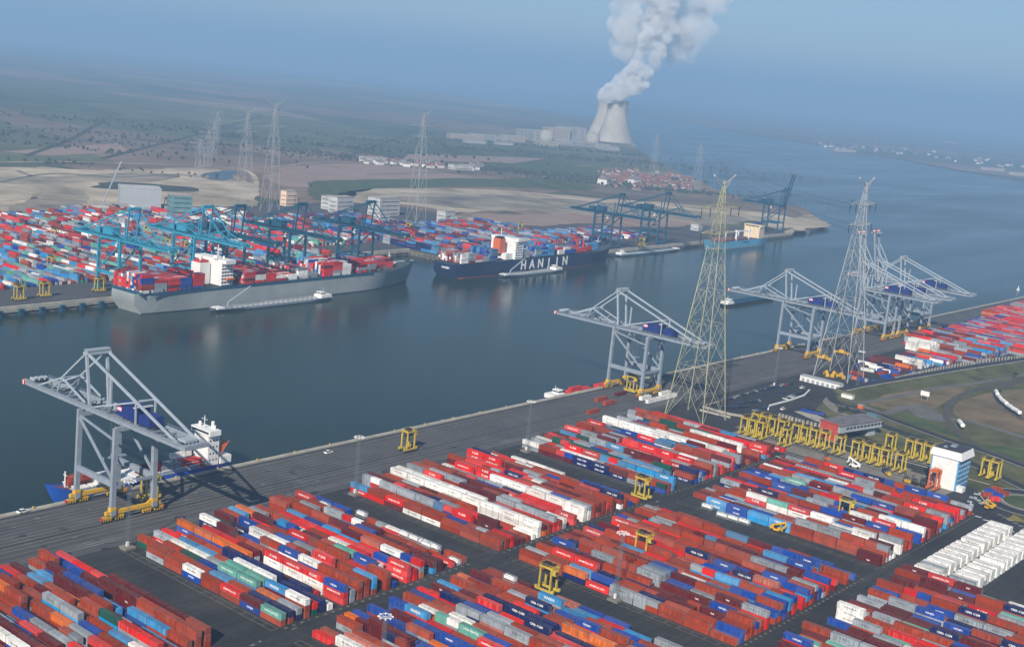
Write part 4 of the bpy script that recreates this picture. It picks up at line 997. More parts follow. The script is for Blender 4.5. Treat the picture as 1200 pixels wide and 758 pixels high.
def on_ship(root, x, y, z, c, ln=CL, along=True, logo=None):
    a = root.rotation_euler.z; X = root.location.x+x*math.cos(a)-y*math.sin(a); Y = root.location.y+x*math.sin(a)+y*math.cos(a)
    add_container(stuff, X, Y, z, c, ln, ang=a+math.pi/2, w=CW)
def deck_stack(root, x0, x1, B, z, pal, tiers, prof=None, gaps=()):
    nrow = int(B/2.52); x = x0
    while x+12.3 < x1:
        h = rf.choice(tiers)
        for r in range(nrow):
            y = -(nrow-1)*2.52/2+r*2.52; hh = max(1, h-(rf.random() < .18)-(rf.random() < .08)); c = rf.choice(pal)
            for t in range(hh): on_ship(root, x+6.1, y, z+t*2.6, c if rf.random() < .6 else rf.choice(pal))
        x += 12.55 if rf.random() < .5 else 13.6
mh = [mat('hull_grey', (.30, .33, .33), .5, .1, .08), mat('boot_top_dark', (.02, .03, .05), .6), mat('deck_green_grey', (.05, .07, .075), .8, .3, .2)]
# --- big grey ship
s1, sp1 = ship_root('container_ship', 180, -24, 0)
hb, dk, rg = hull(354, 42, 12, 17, 1.0, .03)
place(s1, hb, 'hull', mh[:2]); place(s1, dk, 'deck', mh[2])
q = MB()
for k in range(0, 120): q.beam((-170+k*2.8, -20.9 if k < 100 else -20.9+max(0, k-100)*.0, 12), (-170+k*2.8, -20.9, 13.2), .12) if -170+k*2.8 < 105 else None
q.beam((-172, -20.9, 13.2), (105, -20.9, 13.2), .14); q.beam((-173, -20, 12.4), (-173, 20, 12.4), .5, 2.6); q.build('bulwark', M['teal'], s1)
q = MB(); q.box(-30, -21.0, 10.2, 268, .5, 2.0); q.box(-175.1, 0, 10.2, .5, 30, 2.0); q.build('sheer_strake', M['teal'], s1)

q = MB(); 
xs = -80
q.box(xs, 0, 12, 13, 31, 20, 0); q.box(xs-1, 0, 32, 11, 42, 3.2, 0); q.box(xs+4.55, 0, 33, .1, 38, 1.3, 1); q.box(xs-6, -8, 35.2, 4, 5, 3, 0)
for z in range(14, 31, 3):
    for k in range(9): q.box(xs+6.55, -12+k*3, z, .1, 1.1, 1.1, 1)
    for k in range(4): q.box(xs-5+k*3.2, -15.56, z, 1.1, .1, 1.1, 1)
    q.box(xs, -15.9, z-1.0, 13.5, .9, .25, 0)
de = q.build('deckhouse', [M['white'], M['glass']], s1)
q = MB(); q.box(xs-13.6, 4, 12, 11, 12, 19, 0); q.box(xs-13.6, 4, 31, 9, 10, 2, 1); q.cyl((xs-16, 2, 33), (xs-16, 2, 36), 1).cyl((xs-12, 5, 33), (xs-12, 5, 36), 1); q.build('funnel', [M['white'], M['red']], s1)
q = MB(); q.beam((xs+2, 0, 35), (xs+2, 0, 46), .6).beam((xs+2, -4, 42), (xs+2, 4, 42), .3); q.cyl((xs+1, -9, 35.2), (xs+1, -9, 37.5), 1.1, .6); q.build('radar_mast', M['white'], s1)
q = MB(); q.cyl((xs-2, -17.4, 18), (xs+6, -17.4, 18), 1.4, 1.2, 10); q.build('lifeboat', M['orange'], s1)
q = MB(); q.beam((148, 0, 16), (148, 0, 27), .6).beam((148, -3, 24), (148, 3, 24), .3).box(152, 0, 15.5, 8, 6, 1.5); q.build('foremast', M['white'], s1)
tag(s1, 'very large grey hulled container ship moored at the far quay with red boxes aboard', 'container ship')
palS = 'RRRRRRmrwgsb'
deck_stack(s1, -173, -106, 38, 12.3, palS, (4, 5, 5, 6))
deck_stack(s1, -62, 28, 38, 12.3, 'RmwgRmgwR', (2, 4, 4))
deck_stack(s1, 36, 82, 38, 12.3, 'RRmwgwlRb', (4, 5))
deck_stack(s1, 86, 118, 33, 12.3, palS, (4, 5))
deck_stack(s1, 119, 146, 22, 12.3, palS, (3, 4))
q = MB()
for x in range(-165, 140, 14):
    if not -104 < x < -66: q.box(x, 0, 12, .8, 39, 3.2 if x % 28 else 9)
q.build('lashing_bridge', mh[2], s1)
# --- navy ship with lettering
s2, sp2 = ship_root('container_ship', 586, -21, 0)
hb, dk, rg = hull(330, 40, 10.5, 15, 1.0, .03)
nv_ = mat('hull_navy', (.012, .022, .065), .5, .1, .08)
place(s2, hb, 'hull', [nv_, mat('boot_top_red', (.25, .05, .05), .7)]); place(s2, dk, 'deck', mh[2])
def hull_text(root, txt, x, y, z, size, m, step=None):
    q = MB()
    if step:
        for k, ch in enumerate(txt):
            vs, fs = text_mesh(ch, size, .12); q.add([(x+k*step+a, y-c_, z+b) for a, b, c_ in vs], fs)
    else:
        vs, fs = text_mesh(txt, size, .12); q.add([(x+a, y-c_, z+b) for a, b, c_ in vs], fs)
    return q.build('lettering', m, root)
hull_text(s2, 'HANJIN', -44, -20.25, 3.2, 15, M['lettering'], 17)
q = MB(); vs, fs = text_mesh('HANJIN', 3.2, .05); q.add([(-165.3-c_, -a-3, 5.5+b) for a, b, c_ in vs], fs); q.build('stern_lettering', M['lettering'], s2)
q = MB(); xs = -52
q.box(xs, 0, 10.5, 15, 36, 21, 0).box(xs, 0, 31, 12, 40, 3.2, 0); q.box(xs+7.55, 0, 13, .1, 33, 1, 1); q.box(xs+6.05, 0, 32, .1, 36, 1.3, 1)
for z in range(14, 30, 3):
    for k in range(4): q.box(xs-5+k*3.2, -18.06, z, 1.1, .1, 1.1, 1)
    q.box(xs, -18.3, z-1, 15.4, .9, .25, 0)
q.box(xs-14, 0, 10.5, 14, 30, 7, 0); q.build('deckhouse', [M['white'], M['glass']], s2)
q = MB(); q.box(xs-21, -4, 17, 10, 10, 17, 0); q.box(xs-21, -4, 34, 8, 8, 2, 1); q.build('funnel', [M['orange'], M['black']], s2)
q = MB(); q.beam((xs-8, 4, 33), (xs-8, 4, 44), .6).beam((xs-8, 0, 40), (xs-8, 8, 40), .3).beam((142, 0, 12), (142, 0, 24), .6).beam((142, -4, 20), (142, 4, 20), .5); q.build('radar_mast', M['white'], s2)
tag(s2, 'navy hulled container ship with large white letters along its side', 'container ship')
deck_stack(s2, -155, -104, 33, 11, 'prwRrgmg', (2, 3, 3, 4))
deck_stack(s2, -102, -80, 33, 11, 'sblsbn', (4, 5, 5))
deck_stack(s2, -40, -18, 33, 11, 'ggwg', (3, 3)); deck_stack(s2, -16, 30, 33, 11, 'blsblRg', (4, 4, 5)); deck_stack(s2, 32, 84, 33, 11, 'RmrwgpsbR', (2, 3, 3)); deck_stack(s2, 86, 128, 26, 11, 'blrsRrn', (2, 4, 5))
# --- light blue ship
s3, sp3 = ship_root('cargo_ship', 1114, -20, math.pi)
hb, dk, rg = hull(182, 28, 5.5, 9, 1.0, .035)
place(s3, hb, 'hull', [mat('hull_light_blue', (.10, .36, .55), .5, .1, .08), mat('boot_top_pale', (.4, .25, .25), .7)]); place(s3, dk, 'deck', mat('deck_brown', (.14, .07, .06), .8))
cream = mat('cream_paint', (.78, .62, .42), .5, .08, .3)
q = MB(); q.box(-66, 0, 5.5, 17, 26, 17, 0).box(-65, 0, 22.5, 14, 28, 3, 0).box(-57.4, 0, 23.2, .1, 24, 1.3, 1)
for z in (8, 11.5, 15, 18.5):
    for k in range(4): q.box(-71+k*3.6, 13.05, z, 1.3, .1, 1.2, 1)
q.box(-74, 0, 22.5, 5, 8, 6, 2); q.build('deckhouse', [cream, M['glass'], M['blue']], s3)
for xc in (-28, 14):
    q = MB(); q.cyl((xc, 10, 5), (xc, 10, 20), 1.6, n=10).beam((xc, 10, 19), (xc+26, 6, 18.5), 1.5, 1.8).box(xc, 10, 17, 4, 4, 4).beam((xc+26, 6, 18.5), (xc+27, 6, 6), 1.2); q.build('deck_crane', M['white'], s3)
q = MB(); q.beam((80, 0, 6), (80, 0, 20), .7).box(10, 0, 5.5, 90, 22, 2.2); q.build('hatch_cover', mat('hatch_brown', (.2, .08, .08), .8), s3)
q = MB(); q.box(-14, 14.1, 1.5, 18, .2, 1.6); q.build('lettering', M['blue'], s3)
tag(s3, 'light blue hulled cargo ship with cream deckhouse and white deck cranes at the far quay', 'cargo ship')
# --- coaster at the near quay, bow to the left
s4, sp4 = ship_root('coaster', 363, 523.5, math.pi, False); s4.location.z = 2.0
hb, dk, rg = hull(98, 16, -.6, 5.0, 1.0, .06, wl=WZ-2.4)
place(s4, hb, 'hull', [mat('hull_blue', (.015, .10, .48), .45, .1, .1), M['red']]); place(s4, dk, 'deck', mat('deck_oxide', (.28, .05, .03), .8))
q = MB(); q.box(-38, 0, -1, 7, 12, 16.5, 0).box(-37.2, 0, 15.5, 7, 16.5, 2.7, 0); q.box(-33.65, 0, 16.4, .1, 14, 1.1, 1)
for k in range(7): q.beam((-34.4, -5.4+k*1.8, 0), (-34.4, -5.4+k*1.8, 15.3), .22)
for z in (1.5, 5, 8.5, 12):
    for k in range(3): q.box(-40+k*2.0, 6.03, z, .8, .1, .9, 1)
q.box(-46, 0, -1, 7, 13, 4, 0).build('deckhouse', [M['white'], M['glass']], s4)
q = MB(); q.cyl((-40, 2, 18.2), (-40, 2, 21.5), .9).cyl((-37, -5, 18.2), (-37, -5, 20.5), .8, .8).cyl((-39, 5, 18.2), (-39, 5, 20.2), .6); q.beam((-36, 0, 18.2), (-36, 0, 25), .3).beam((-36, -2.5, 23), (-36, 2.5, 23), .2).beam((-40, -5, 18.2), (-40, -5, 23), .15).beam((-35, 7.5, 18.2), (-35, 7.5, 21), .15)
q.build('radar_mast', M['white'], s4)
q = MB(); q.beam((-47.5, 4, 9.5), (-43.5, 4, 5.5), 1.5, 1.7).beam((-42, 6, 3), (-48, 6, 11), .3).beam((-42, 2, 3), (-48, 2, 11), .3); q.build('lifeboat', M['orange'], s4)
q = MB(); q.beam((44, 0, 1), (44, 0, 9), .5).beam((44, -1.5, 7), (44, 1.5, 7), .3); q.build('foremast', M['white'], s4)
q = MB(); q.box(6, 0, -1, 70, 13, 2.0, 0)
for k in range(9): q.box(-26+k*8, 0, 1.0, 6.6, 13.4, .5, 1)
q.build('hatch_cover', [mat('hatch_grey', (.34, .40, .47), .6, .2, .3), M['white']], s4)
tag(s4, 'small coaster with blue bow and white deckhouse berthed under the leftmost grey crane', 'coaster')
cs = [(-25, -4.5, 'w', 3.0), (-25, 4.9, 'R', 1.5), (-24.5, 2.0, 'R', 1.5), (-12, 5.0, 'g', 1.5), (-12, 2.3, 'g', 1.5), (0, 5.0, 'm', 1.5), (0, 2.2, 'm', 1.5), (0, 5.0, 'm', 4.1), (24, 4.6, 'w', 1.5), (24, 1.9, 'w', 1.5), (24, 4.6, 'w', 4.1), (37, 0, 'r', 1.5), (37, 2.6, 'r', 4.1), (37, 0, 'r', 4.1)]
CLB = ['long white container sticking out from the coaster deckhouse over the river', 'nearer bright red container before the coaster deckhouse', 'farther bright red container before the coaster deckhouse', 'nearer grey container on the coaster deck', 'farther grey container on the coaster deck',
       'lower near maroon container amidships on the coaster', 'far maroon container amidships on the coaster', 'upper maroon container amidships on the coaster', 'lower near white container on the coaster behind the crane leg', 'far white container on the coaster behind the crane leg',
       'upper white container on the coaster behind the crane leg', 'lower rust red container near the blue bow', 'upper near rust red container behind the blue bow', 'upper far rust red container behind the blue bow']
for (x, y, c, z), lab in zip(cs, CLB): solo_box(c, CL, 'R' if c == 'R' else None, sp4.x-x, sp4.y-y, z+2, R(90), lab, None)
# --- barges
def barge(x, y, L, B, ang, label, cargo='tank', deckm=None, zf=-2.6, house_bow=False, arm=False):
    t = empty('river_barge', (x, y, 0), ang); hb, dk, rg = hull(L, B, zf, zf+.9, 1.0, .02, n=20)
    place(t, hb, 'hull', [M['steel'] if deckm is None else deckm, M['black']]); place(t, dk, 'deck', M['steel2'] if cargo == 'tank' else M['teal'])
    q = MB(); hx = -L/2+9
    q.box(hx, 0, zf-1, 13, B*.8, 3.2, 0).box(hx+3, 0, zf+2.2, 5, B*.55, 2.4, 0).box(hx+3, 0, zf+2.9, 5.1, B*.56, 1.0, 1)
    q.beam((hx, 0, zf+4), (hx, 0, zf+8), .2); q.build('wheelhouse', [M['white'], M['glass']], t); MB().box(L/2-7, 0, zf-.5, 8, B*.7, 1.3).build('forecastle', M['white'], t)
    q = MB()
    if cargo == 'tank':
        for k in range(int(L/6)-4): q.box(-L/2+22+k*6, 0, zf-.9, 1.2, B*.7, .8, 0); q.beam((-L/2+20+k*6, -B*.42, zf-.9), (-L/2+20+k*6, -B*.42, zf+.6), .12, .12, 0)
        for yy in (-1.4, 0, 1.4): q.beam((-L/2+18, yy, zf), (L/2-12, yy, zf), .4)
        q.beam((-L/2+18, -B*.42, zf+.5), (L/2-10, -B*.42, zf+.5), .12)
        q.build('pipework', M['galv'], t)
    else:
        q.box(4, -B*.42, zf-.8, L-34, .5, 1.6).box(4, B*.42, zf-.8, L-34, .5, 1.6); q.build('coaming', M['teal'], t)
    if arm:
        q = MB(); q.beam((L/2-18, 0, zf), (L/2-18, 0, zf+4), 1.0).beam((L/2-18, 0, zf+4), (L/2-40, 3, zf+17), .9, .9); q.build('hose_crane', M['steel2'], t)
    return tag(t, label, 'barge')
p = fq(140, -57.5); barge(p.x+0, p.y, 142, 13, FA+math.pi, 'grey tanker barge with white wheelhouse alongside the big grey ship', arm=True)
p = fq(545, -51); barge(p.x, p.y, 118, 12, FA+math.pi, 'grey tanker barge with white wheelhouse alongside the navy ship', arm=True)
p = fq(880, -10); barge(p.x, p.y, 165, 12, FA, 'long flat barge moored at the far quay ahead of the navy ship', deckm=mat('barge_blue', (.08, .2, .3), .6))
p1 = at(845, 357, WZ+1); barge(p1.x+56, p1.y-3, 118, 12, FA-R(2), 'dark loaded barge sailing alone in mid river', cargo='bulk', deckm=M['black'])
p = Vector((741, 521)); b5 = barge(p.x-3, p.y, 96, 11, 0, 'dark blue inland barge loaded with red containers at the near quay', cargo='bulk', deckm=M['blue'])
for k, (dx, dy, z) in enumerate(((-22, -2.5, 0), (-22, .2, 0), (-9, -2.5, 0), (-9, .2, 0), (12, -2.5, 0), (12, .2, 0), (25, .2, 0), (-22, -2.5, 2.62), (-9, -2.5, 2.62))):
    if z and dx == -9: continue
    solo_box('R', CL, 'R' if k % 2 == 0 else None, p.x+dx, p.y+dy, -2.8+z, R(90), 'red container aboard the blue inland barge, %s, %s' % (('stack nearest its wheelhouse', 'second stack from wheelhouse', 'third stack from wheelhouse', 'stack farthest from wheelhouse')[(-22, -9, 12, 25).index(dx)], 'on top' if z else ('quay side' if dy < 0 else 'river side')), 'red containers on the inland barge')
# little workboats
for px, py, lab in ((553, 487, 'tiny orange and blue workboat tight against the near quay'), (504, 494, 'tiny pale workboat against the quay above the lone straddle carrier')):
    p = at(px, py, WZ); t = empty('workboat', (p.x, QY+4, 0)); hb, dk, rg = hull(11, 3.6, -3.6, -3.0, 1, .05, n=8); place(t, hb, 'hull', [M['orange'], M['blue']]); place(t, dk, 'deck', M['cyan'])
    MB().box(-1, 0, -4, 3, 2.4, 2.6).build('cabin', M['white'], t); tag(t, lab, 'workboat')
p = at(1193, 340, WZ); t = empty('buoy', (p.x, p.y, 0)); MB().cyl((0, 0, WZ-.5), (0, 0, WZ+1.5), 2.2, 2.2, 12).cyl((0, 0, WZ+1.5), (0, 0, WZ+6), .9, .3, 8).build('body', M['white'], t); tag(t, 'white buoy in the river at the right edge', 'buoy')

stuff_o = stuff.build('shipping_container', CM+LM)
tag(stuff_o, 'dense mass of smaller multicoloured shipping containers filling both terminals and the big ships', 'container', 'shipping containers stacked in the yard', 'stuff')

def ordn(k): return ORD[k] if k < len(ORD) else '%d%s' % (k+1, 'th' if (k+1) % 100 in (11, 12, 13) else {1: 'st', 2: 'nd', 3: 'rd'}.get((k+1) % 10, 'th'))
def block_row(places, size, m, where, grp):
    me = MB().box(0, 0, 0, *size).mesh('barrier_block', m)
    for k, (x, y) in enumerate(places):
        o = bpy.data.objects.new('barrier_block', me); COL.objects.link(o); o.location = (x, y, .06); o.rotation_euler.z = rf.uniform(-.15, .15)
        tag(o, 'pale concrete block, %s from the left %s' % (ordn(k), where), 'barrier', grp)

# ------------------------------------------------------------------ land to the right: dyke, roads, rails
def flat(name, pts, m, z, sm=0):
    P = [at(*p) for p in pts]
    if sm: P = spline(P, sm)
    return struct(MB().sheet(P, z).build(name, m))
def strip(name, pts, w, m, z, sm=6):
    P = [at(*p) for p in pts]
    if sm: P = spline(P, sm)
    return struct(MB().rib(P, w, z).build(name, m))
flat('grass', [(990, 464), (1080, 446), (1200, 428), (1500, 400), (1900, 700), (1500, 760), (1262, 640), (1200, 610), (1160, 585), (1110, 552), (1060, 530), (1010, 510), (955, 480), (975, 462)], M['grass'], .05)
def strip2(name, pts, w, m, z): return struct(MB().rib(spline([at(*p) for p in pts], 6), w, z).build(name, m))
k = 5.414
def c1(x, y): return (980+x/k, 400+y/k)
flat('dry_grass', [c1(300, 340), c1(620, 290), c1(820, 300), c1(700, 380), c1(600, 430), c1(430, 400), c1(330, 430), c1(210, 400)], M['dry'], .07, 4)
flat('dry_grass', [c1(780, 380), c1(960, 330), c1(1191, 300), c1(1400, 330), c1(1300, 560), c1(1050, 560), c1(900, 520), c1(760, 470), c1(740, 420)], M['dry'], .07, 4)
flat('green_verge', [c1(380, 450), c1(560, 490), c1(800, 600), c1(950, 650), c1(1191, 690), c1(1500, 800), c1(1191, 757), c1(980, 690), c1(700, 590), c1(460, 520)], M['green'], .08, 4)
strip2('gravel_path', [c1(60, 375), c1(200, 385), c1(400, 345), c1(700, 290), c1(900, 262), c1(1191, 213), c1(1500, 170)], 5.5, M['path'], .11)
strip2('gravel_path', [c1(150, 400), c1(300, 455), c1(420, 420), c1(520, 408), c1(600, 440), c1(690, 490), c1(860, 510), c1(1191, 610), c1(1500, 720)], 8, M['path'], .12)
flat('gravel_yard', [c1(450, 430), c1(560, 405), c1(640, 450), c1(720, 505), c1(650, 510), c1(520, 480)], M['path'], .14, 4)
strip2('road', [(972, 455), c1(0, 388), c1(200, 440), c1(450, 530), c1(700, 620), c1(950, 700), c1(1191, 790), c1(1500, 900)], 8, M['asphalt_dark'], .16)
strip2('road_marking', [c1(0, 400), c1(200, 449), c1(450, 540), c1(700, 630), c1(950, 712), c1(1191, 803)], .5, M['whiteline'], .19)
strip2('rail_track', [c1(1500, 190), c1(1191, 245), c1(1000, 275), c1(830, 325), c1(740, 372), c1(700, 430), c1(705, 500), c1(780, 585), c1(900, 665), c1(1191, 775), c1(1400, 850)], 5, M['ballast'], .2)
strip2('rail_track', [c1(1191, 500), c1(1155, 480), c1(1080, 430), c1(1020, 370), c1(1010, 320), c1(1060, 285), c1(1191, 262)], 4, M['ballast'], .2)
strip2('road', [(1000, 480), (1030, 497), (1080, 515), (1120, 535), (1200, 572), (1260, 600)], 10, M['asphalt_dark'], .12)
strip2('concrete_barrier', [(1004, 489), (1030, 501), (1098, 529), (1160, 556), (1215, 582)], 1.0, M['concrete'], .3)
# dyke bank with its road and white edges
dk_ = MB()
P0 = [at(*p) for p in ((990, 462), (1010, 457.5), (1070, 447), (1130, 436.5), (1200, 426), (1300, 412), (1420, 397))]
for a, b in zip(P0[:-1], P0[1:]):
    n_ = Vector((-(b-a).y, (b-a).x, 0)).normalized()
    if n_.y < 0: n_ = -n_
    def o_(p, d, z): return (p.x+n_.x*d, p.y+n_.y*d, z)
    dk_.add([o_(a, -13, .1), o_(b, -13, .1), o_(b, -1, 3.0), o_(a, -1, 3.0)], [(0, 1, 2, 3)], 0)
    dk_.add([o_(a, -1, 3.0), o_(b, -1, 3.0), o_(b, 8, 3.0), o_(a, 8, 3.0)], [(0, 1, 2, 3)], 1)
    dk_.add([o_(a, 8, 3.0), o_(b, 8, 3.0), o_(b, 10, .1), o_(a, 10, .1)], [(0, 1, 2, 3)], 0)
    dk_.add([o_(a, -.8, 3.05), o_(b, -.8, 3.05), o_(b, -.1, 3.05), o_(a, -.1, 3.05)], [(0, 1, 2, 3)], 2)
a = P0[0]; n_ = Vector((-.1, 1, 0)); dk_.add([(a.x, a.y-13, .1), (a.x, a.y-1, 3), (a.x, a.y+8, 3), (a.x, a.y+10, .1), (a.x-9, a.y-2, .1)], [(4, 0, 1), (4, 1, 2), (4, 2, 3)], 0)
struct(dk_.build('dyke', [M['grass'], M['asphalt_dark'], M['whiteline']]))
fb = []; P1 = [at(*p) for p in ((1062, 449.5), (1090, 442.5), (1124, 435), (1160, 428), (1200, 424), (1240, 418))]
for a, b in zip(P1[:-1], P1[1:]):
    n = int((b-a).length/5)
    for q in range(n): p = a.lerp(b, q/n); fb.append((p.x, p.y+9))
block_row(fb, (2.6, .8, 3.8), M['concrete'], 'along the dyke road', 'blocks along the dyke road')
# car park kerbs and fences
def kerb(name, pts, w, h, m, lab):
    mb = MB(); P = [at(*p) for p in pts]
    for a, b in zip(P[:-1], P[1:]): mb.beam((a.x, a.y, h/2+.05), (b.x, b.y, h/2+.05), w, h)
    tag(mb.build(name, m), lab, 'barrier')
c2 = lambda x, y: (820+x/6, 420+y/6)
flat('car_park', [c2(60, 330), c2(180, 285), c2(640, 170), c2(690, 230), c2(480, 350), c2(300, 420), c2(20, 400)], M['asphalt_dark'], .03)
flat('car_park', [c2(10, 420), c2(215, 440), c2(200, 470), c2(30, 500)], M['asphalt_dark'], .03)
kerb('low_barrier', [c2(772, 225), c2(735, 262), c2(640, 295), c2(490, 335), c2(480, 362)], .9, 1.0, M['white'], 'white low barrier curving along the right side of the car park')
kerb('low_barrier', [c2(20, 345), c2(120, 375), c2(220, 400), c2(300, 412)], .9, 1.6, M['concrete'], 'upper pale barrier line between the first pylon and the parked carriers')
kerb('low_barrier', [c2(0, 368), c2(110, 395), c2(215, 420)], .7, 1.4, M['concrete'], 'lower pale barrier line between the first pylon and the parked carriers')
kb = []; P = [at(*c2(*p)) for p in ((50, 330), (180, 290), (400, 230), (520, 200), (640, 175))]
for a, b in zip(P[:-1], P[1:]):
    n = int((b-a).length/3.2)
    for q in range(n): p = a.lerp(b, q/n); kb.append((p.x, p.y))
block_row(kb, (1.8, .6, .9), M['concrete'], 'on the river side of the car park', 'blocks beside the car park')
kb = []; P = [at(*c2(*p)) for p in ((560, 410), (700, 450), (870, 490), (940, 520))]
for a, b in zip(P[:-1], P[1:]):
    n = int((b-a).length/2.6)
    for q in range(n):
        p = a.lerp(b, q/n); kb.append((p.x+rf.uniform(-.5, .5), p.y))
block_row(kb, (1.6, 1.3, 2.5), M['concrete'], 'behind the parked carriers', 'blocks behind the parked carriers')
# parking slabs for the carriers, service road, roundabout
struct(MB().box(724, 318, .0, 16, 146, .04).box(745, 338, .0, 16, 118, .04).box(779, 278, 0, 17, 76, .04).box(741, 288, 0, 15, 42, .042).build('parking_slab', M['slab']))
struct(MB().box(712.5, 318, .0, .8, 150, .05).box(734, 318, 0, .6, 150, .05).box(766, 300, 0, .8, 130, .25).build('slab_kerb', M['concrete']))
flat('gravel_path', [c2(862, 300), c2(890, 270), c2(925, 264), c2(940, 300), c2(965, 345), c2(1015, 382), c2(1110, 420), c2(1090, 424), c2(1000, 396), c2(950, 378), c2(900, 345)], M['slab'], .09)
flat('pale_yard', [c2(880, 430), c2(980, 400), c2(1060, 425), c2(1010, 470), c2(920, 485)], M['slab'], .08)
rc_ = at(1206, 590)
def disc(r, z, m, name, n=48, r0=None):
    mb = MB()
    if r0 is None: mb.sheet([(rc_.x+r*math.cos(2*math.pi*i/n), rc_.y+r*math.sin(2*math.pi*i/n)) for i in range(n)], z)
    else:
        for i in range(n):
            a, b = 2*math.pi*i/n, 2*math.pi*(i+1)/n
            mb.add([(rc_.x+r0*math.cos(a), rc_.y+r0*math.sin(a), z), (rc_.x+r*math.cos(a), rc_.y+r*math.sin(a), z), (rc_.x+r*math.cos(b), rc_.y+r*math.sin(b), z), (rc_.x+r0*math.cos(b), rc_.y+r0*math.sin(b), z)], [(0, 1, 2, 3)])
    return struct(mb.build(name, m))
disc(27, .13, M['asphalt_dark'], 'roundabout'); disc(27.2, .16, M['whiteline'], 'road_marking', r0=26.7); disc(17.5, .16, M['whiteline'], 'road_marking', r0=17.1)
disc(16, .19, M['concrete'], 'roundabout_kerb'); disc(14.6, .24, M['green'], 'green_verge')

# ------------------------------------------------------------------ buildings near
# white tower with blue glazing
TX, TY, TS = 740, 252, 0
tw = empty('control_tower', (741, 252.5, 0)); ht = 23.5
q = MB(); q.box(0, 0, 0, 19, 17, ht-5, 0); q.build('wall', mat('blue_glazed_wall', (.10, .34, .60), .25, .25, .35, spec=.6), tw)
q = MB(); q.box(-9.6, 0, 0, .3, 15.2, ht-5.2, 0); q.build('white_wall_panel', M['white'], tw)
q = MB()
for z in range(3, int(ht)-6, 3):
    q.box(0, -8.55, z, 18.6, .12, .35, 0)
    for x in range(-9, 10, 3): q.box(x, -8.55, 0, .12, .14, ht-5, 0)
q.build('window_frame', M['white'], tw)
q = MB()
a = [(-9.6, -8.6), (9.6, -8.6), (9.6, 8.6), (-9.6, 8.6)]; b = [(-10.3, -10.0), (10.6, -10.0), (10.6, 9.6), (-10.3, 9.6)]
vs = [(x, y, ht-4.6) for x, y in b]+[(x, y, ht) for x, y in a]; q.add(vs, [(0, 1, 5, 4), (1, 2, 6, 5), (2, 3, 7, 6), (3, 0, 4, 7), (3, 2, 1, 0)], 0); q.build('parapet', M['white'], tw)
MB().box(0, 0, ht-.1, 18.2, 16.2, .2).build('roof', mat('roof_dark', (.04, .045, .055), .9, .2, .5), tw)
MB().box(2, 0, ht, 4, 3, 1.0).box(-4, 3, ht, 2, 2, .8).build('roof_unit', M['steel'], tw)
MB().box(-6.5, -10, 0, 5, 5, 3).build('annex', M['white'], tw)
tag(tw, 'white four sided tower block with blue glazed walls and flat dark roof', 'building')
# flat roofed terminal building with red end
ob = empty('terminal_building', (788, 340, 0))
q = MB(); q.box(4, 0, 6.2, 46, 17, 4.6, 0, R(-12)); q.box(-16, 4.7, 0, 6, 12, 6.2, 0, R(-12)); q.box(20, -4, 0, 8, 10, 6.2, 0, R(-12)); q.build('wall', mat('pale_metal_wall', (.34, .37, .40), .6, .1, .3), ob)
q = MB(); q.box(4, 0, 10.8, 47, 18, .4, 0, R(-12)); q.build('roof', mat('roof_grey_brown', (.15, .14, .15), .9, .25, .2), ob)
q = MB(); q.box(-19.3, 4.9, 0, .6, 14, 10.9, 0, R(-12)).box(-18.5, 4.9, 11.2, 2.2, 14.6, .3, 0, R(-12)); q.build('end_wall', mat('red_wall', (.45, .06, .04), .7, .1, .3), ob)
for k_ in range(11):
    x = -15+k_*3.8; MB().box(4+(x)*math.cos(R(-12))+8.6*math.sin(R(-12)), x*math.sin(R(-12))-8.6*math.cos(R(-12)), 8.2, 2.6, .2, 1.3, 0, R(-12)).build('window', M['glass'], ob)
q = MB(); q.box(27.5, -5, 0, 5, 8, 13, 0, R(-12)); q.build('stair_block', mat('green_grey_wall', (.10, .17, .20), .6, .1, .3), ob)
tag(ob, 'long flat roofed terminal building with a red end wall behind the parked yellow carriers', 'building')
# long low white shed
sh = empty('shed', (916, 427, 0)); p, q_ = at(937, 445.5), at(983, 457)
d_ = (q_-p); sh.location = (p+q_)/2; sh.rotation_euler.z = math.atan2(d_.y, d_.x)
q = MB(); q.box(0, 3.5, 0, d_.length, 7, 4.2, 0); q.build('wall', M['white'], sh); MB().box(0, 3.5, 4.2, d_.length+.6, 7.6, .35).build('roof', mat('shed_roof', (.35, .36, .37), .7, .15, .3), sh)
dm_ = mat('shed_door', (.3, .32, .34), .6)
for k_ in range(8): MB().box(-d_.length/2+3+k_*4.3, -.06, 0, 2.4, .1, 2.6).build('door', dm_, sh)
tag(sh, 'long low white shed at the foot of the grey right hand pylon', 'shed')
# blue machines on a white pad
pd = at(*c2(790, 405)); struct(MB().box(pd.x, pd.y, .06, 12, 26, .1, 0, R(-25)).build('white_pad', M['concrete']))
for k_ in range(4):
    p = at(*c2(755+k_*28, 380+k_*6)); t = empty('filter_unit', (p.x, p.y, 0), R(10)); MB().box(0, 0, .6, 2.6, 8, 1.9).build('body', PALN and CM[PK.index('b')], t)
    q = MB(); [q.box(x, y, 0, .4, .4, .6) for x in (-1, 1) for y in (-3.5, 3.5)]; q.build('foot', M['black'], t)
    tag(t, '%s of four blue units in a row on the white pad' % ('leftmost', 'second', 'third', 'rightmost')[k_], 'unit', 'blue units on the white pad')
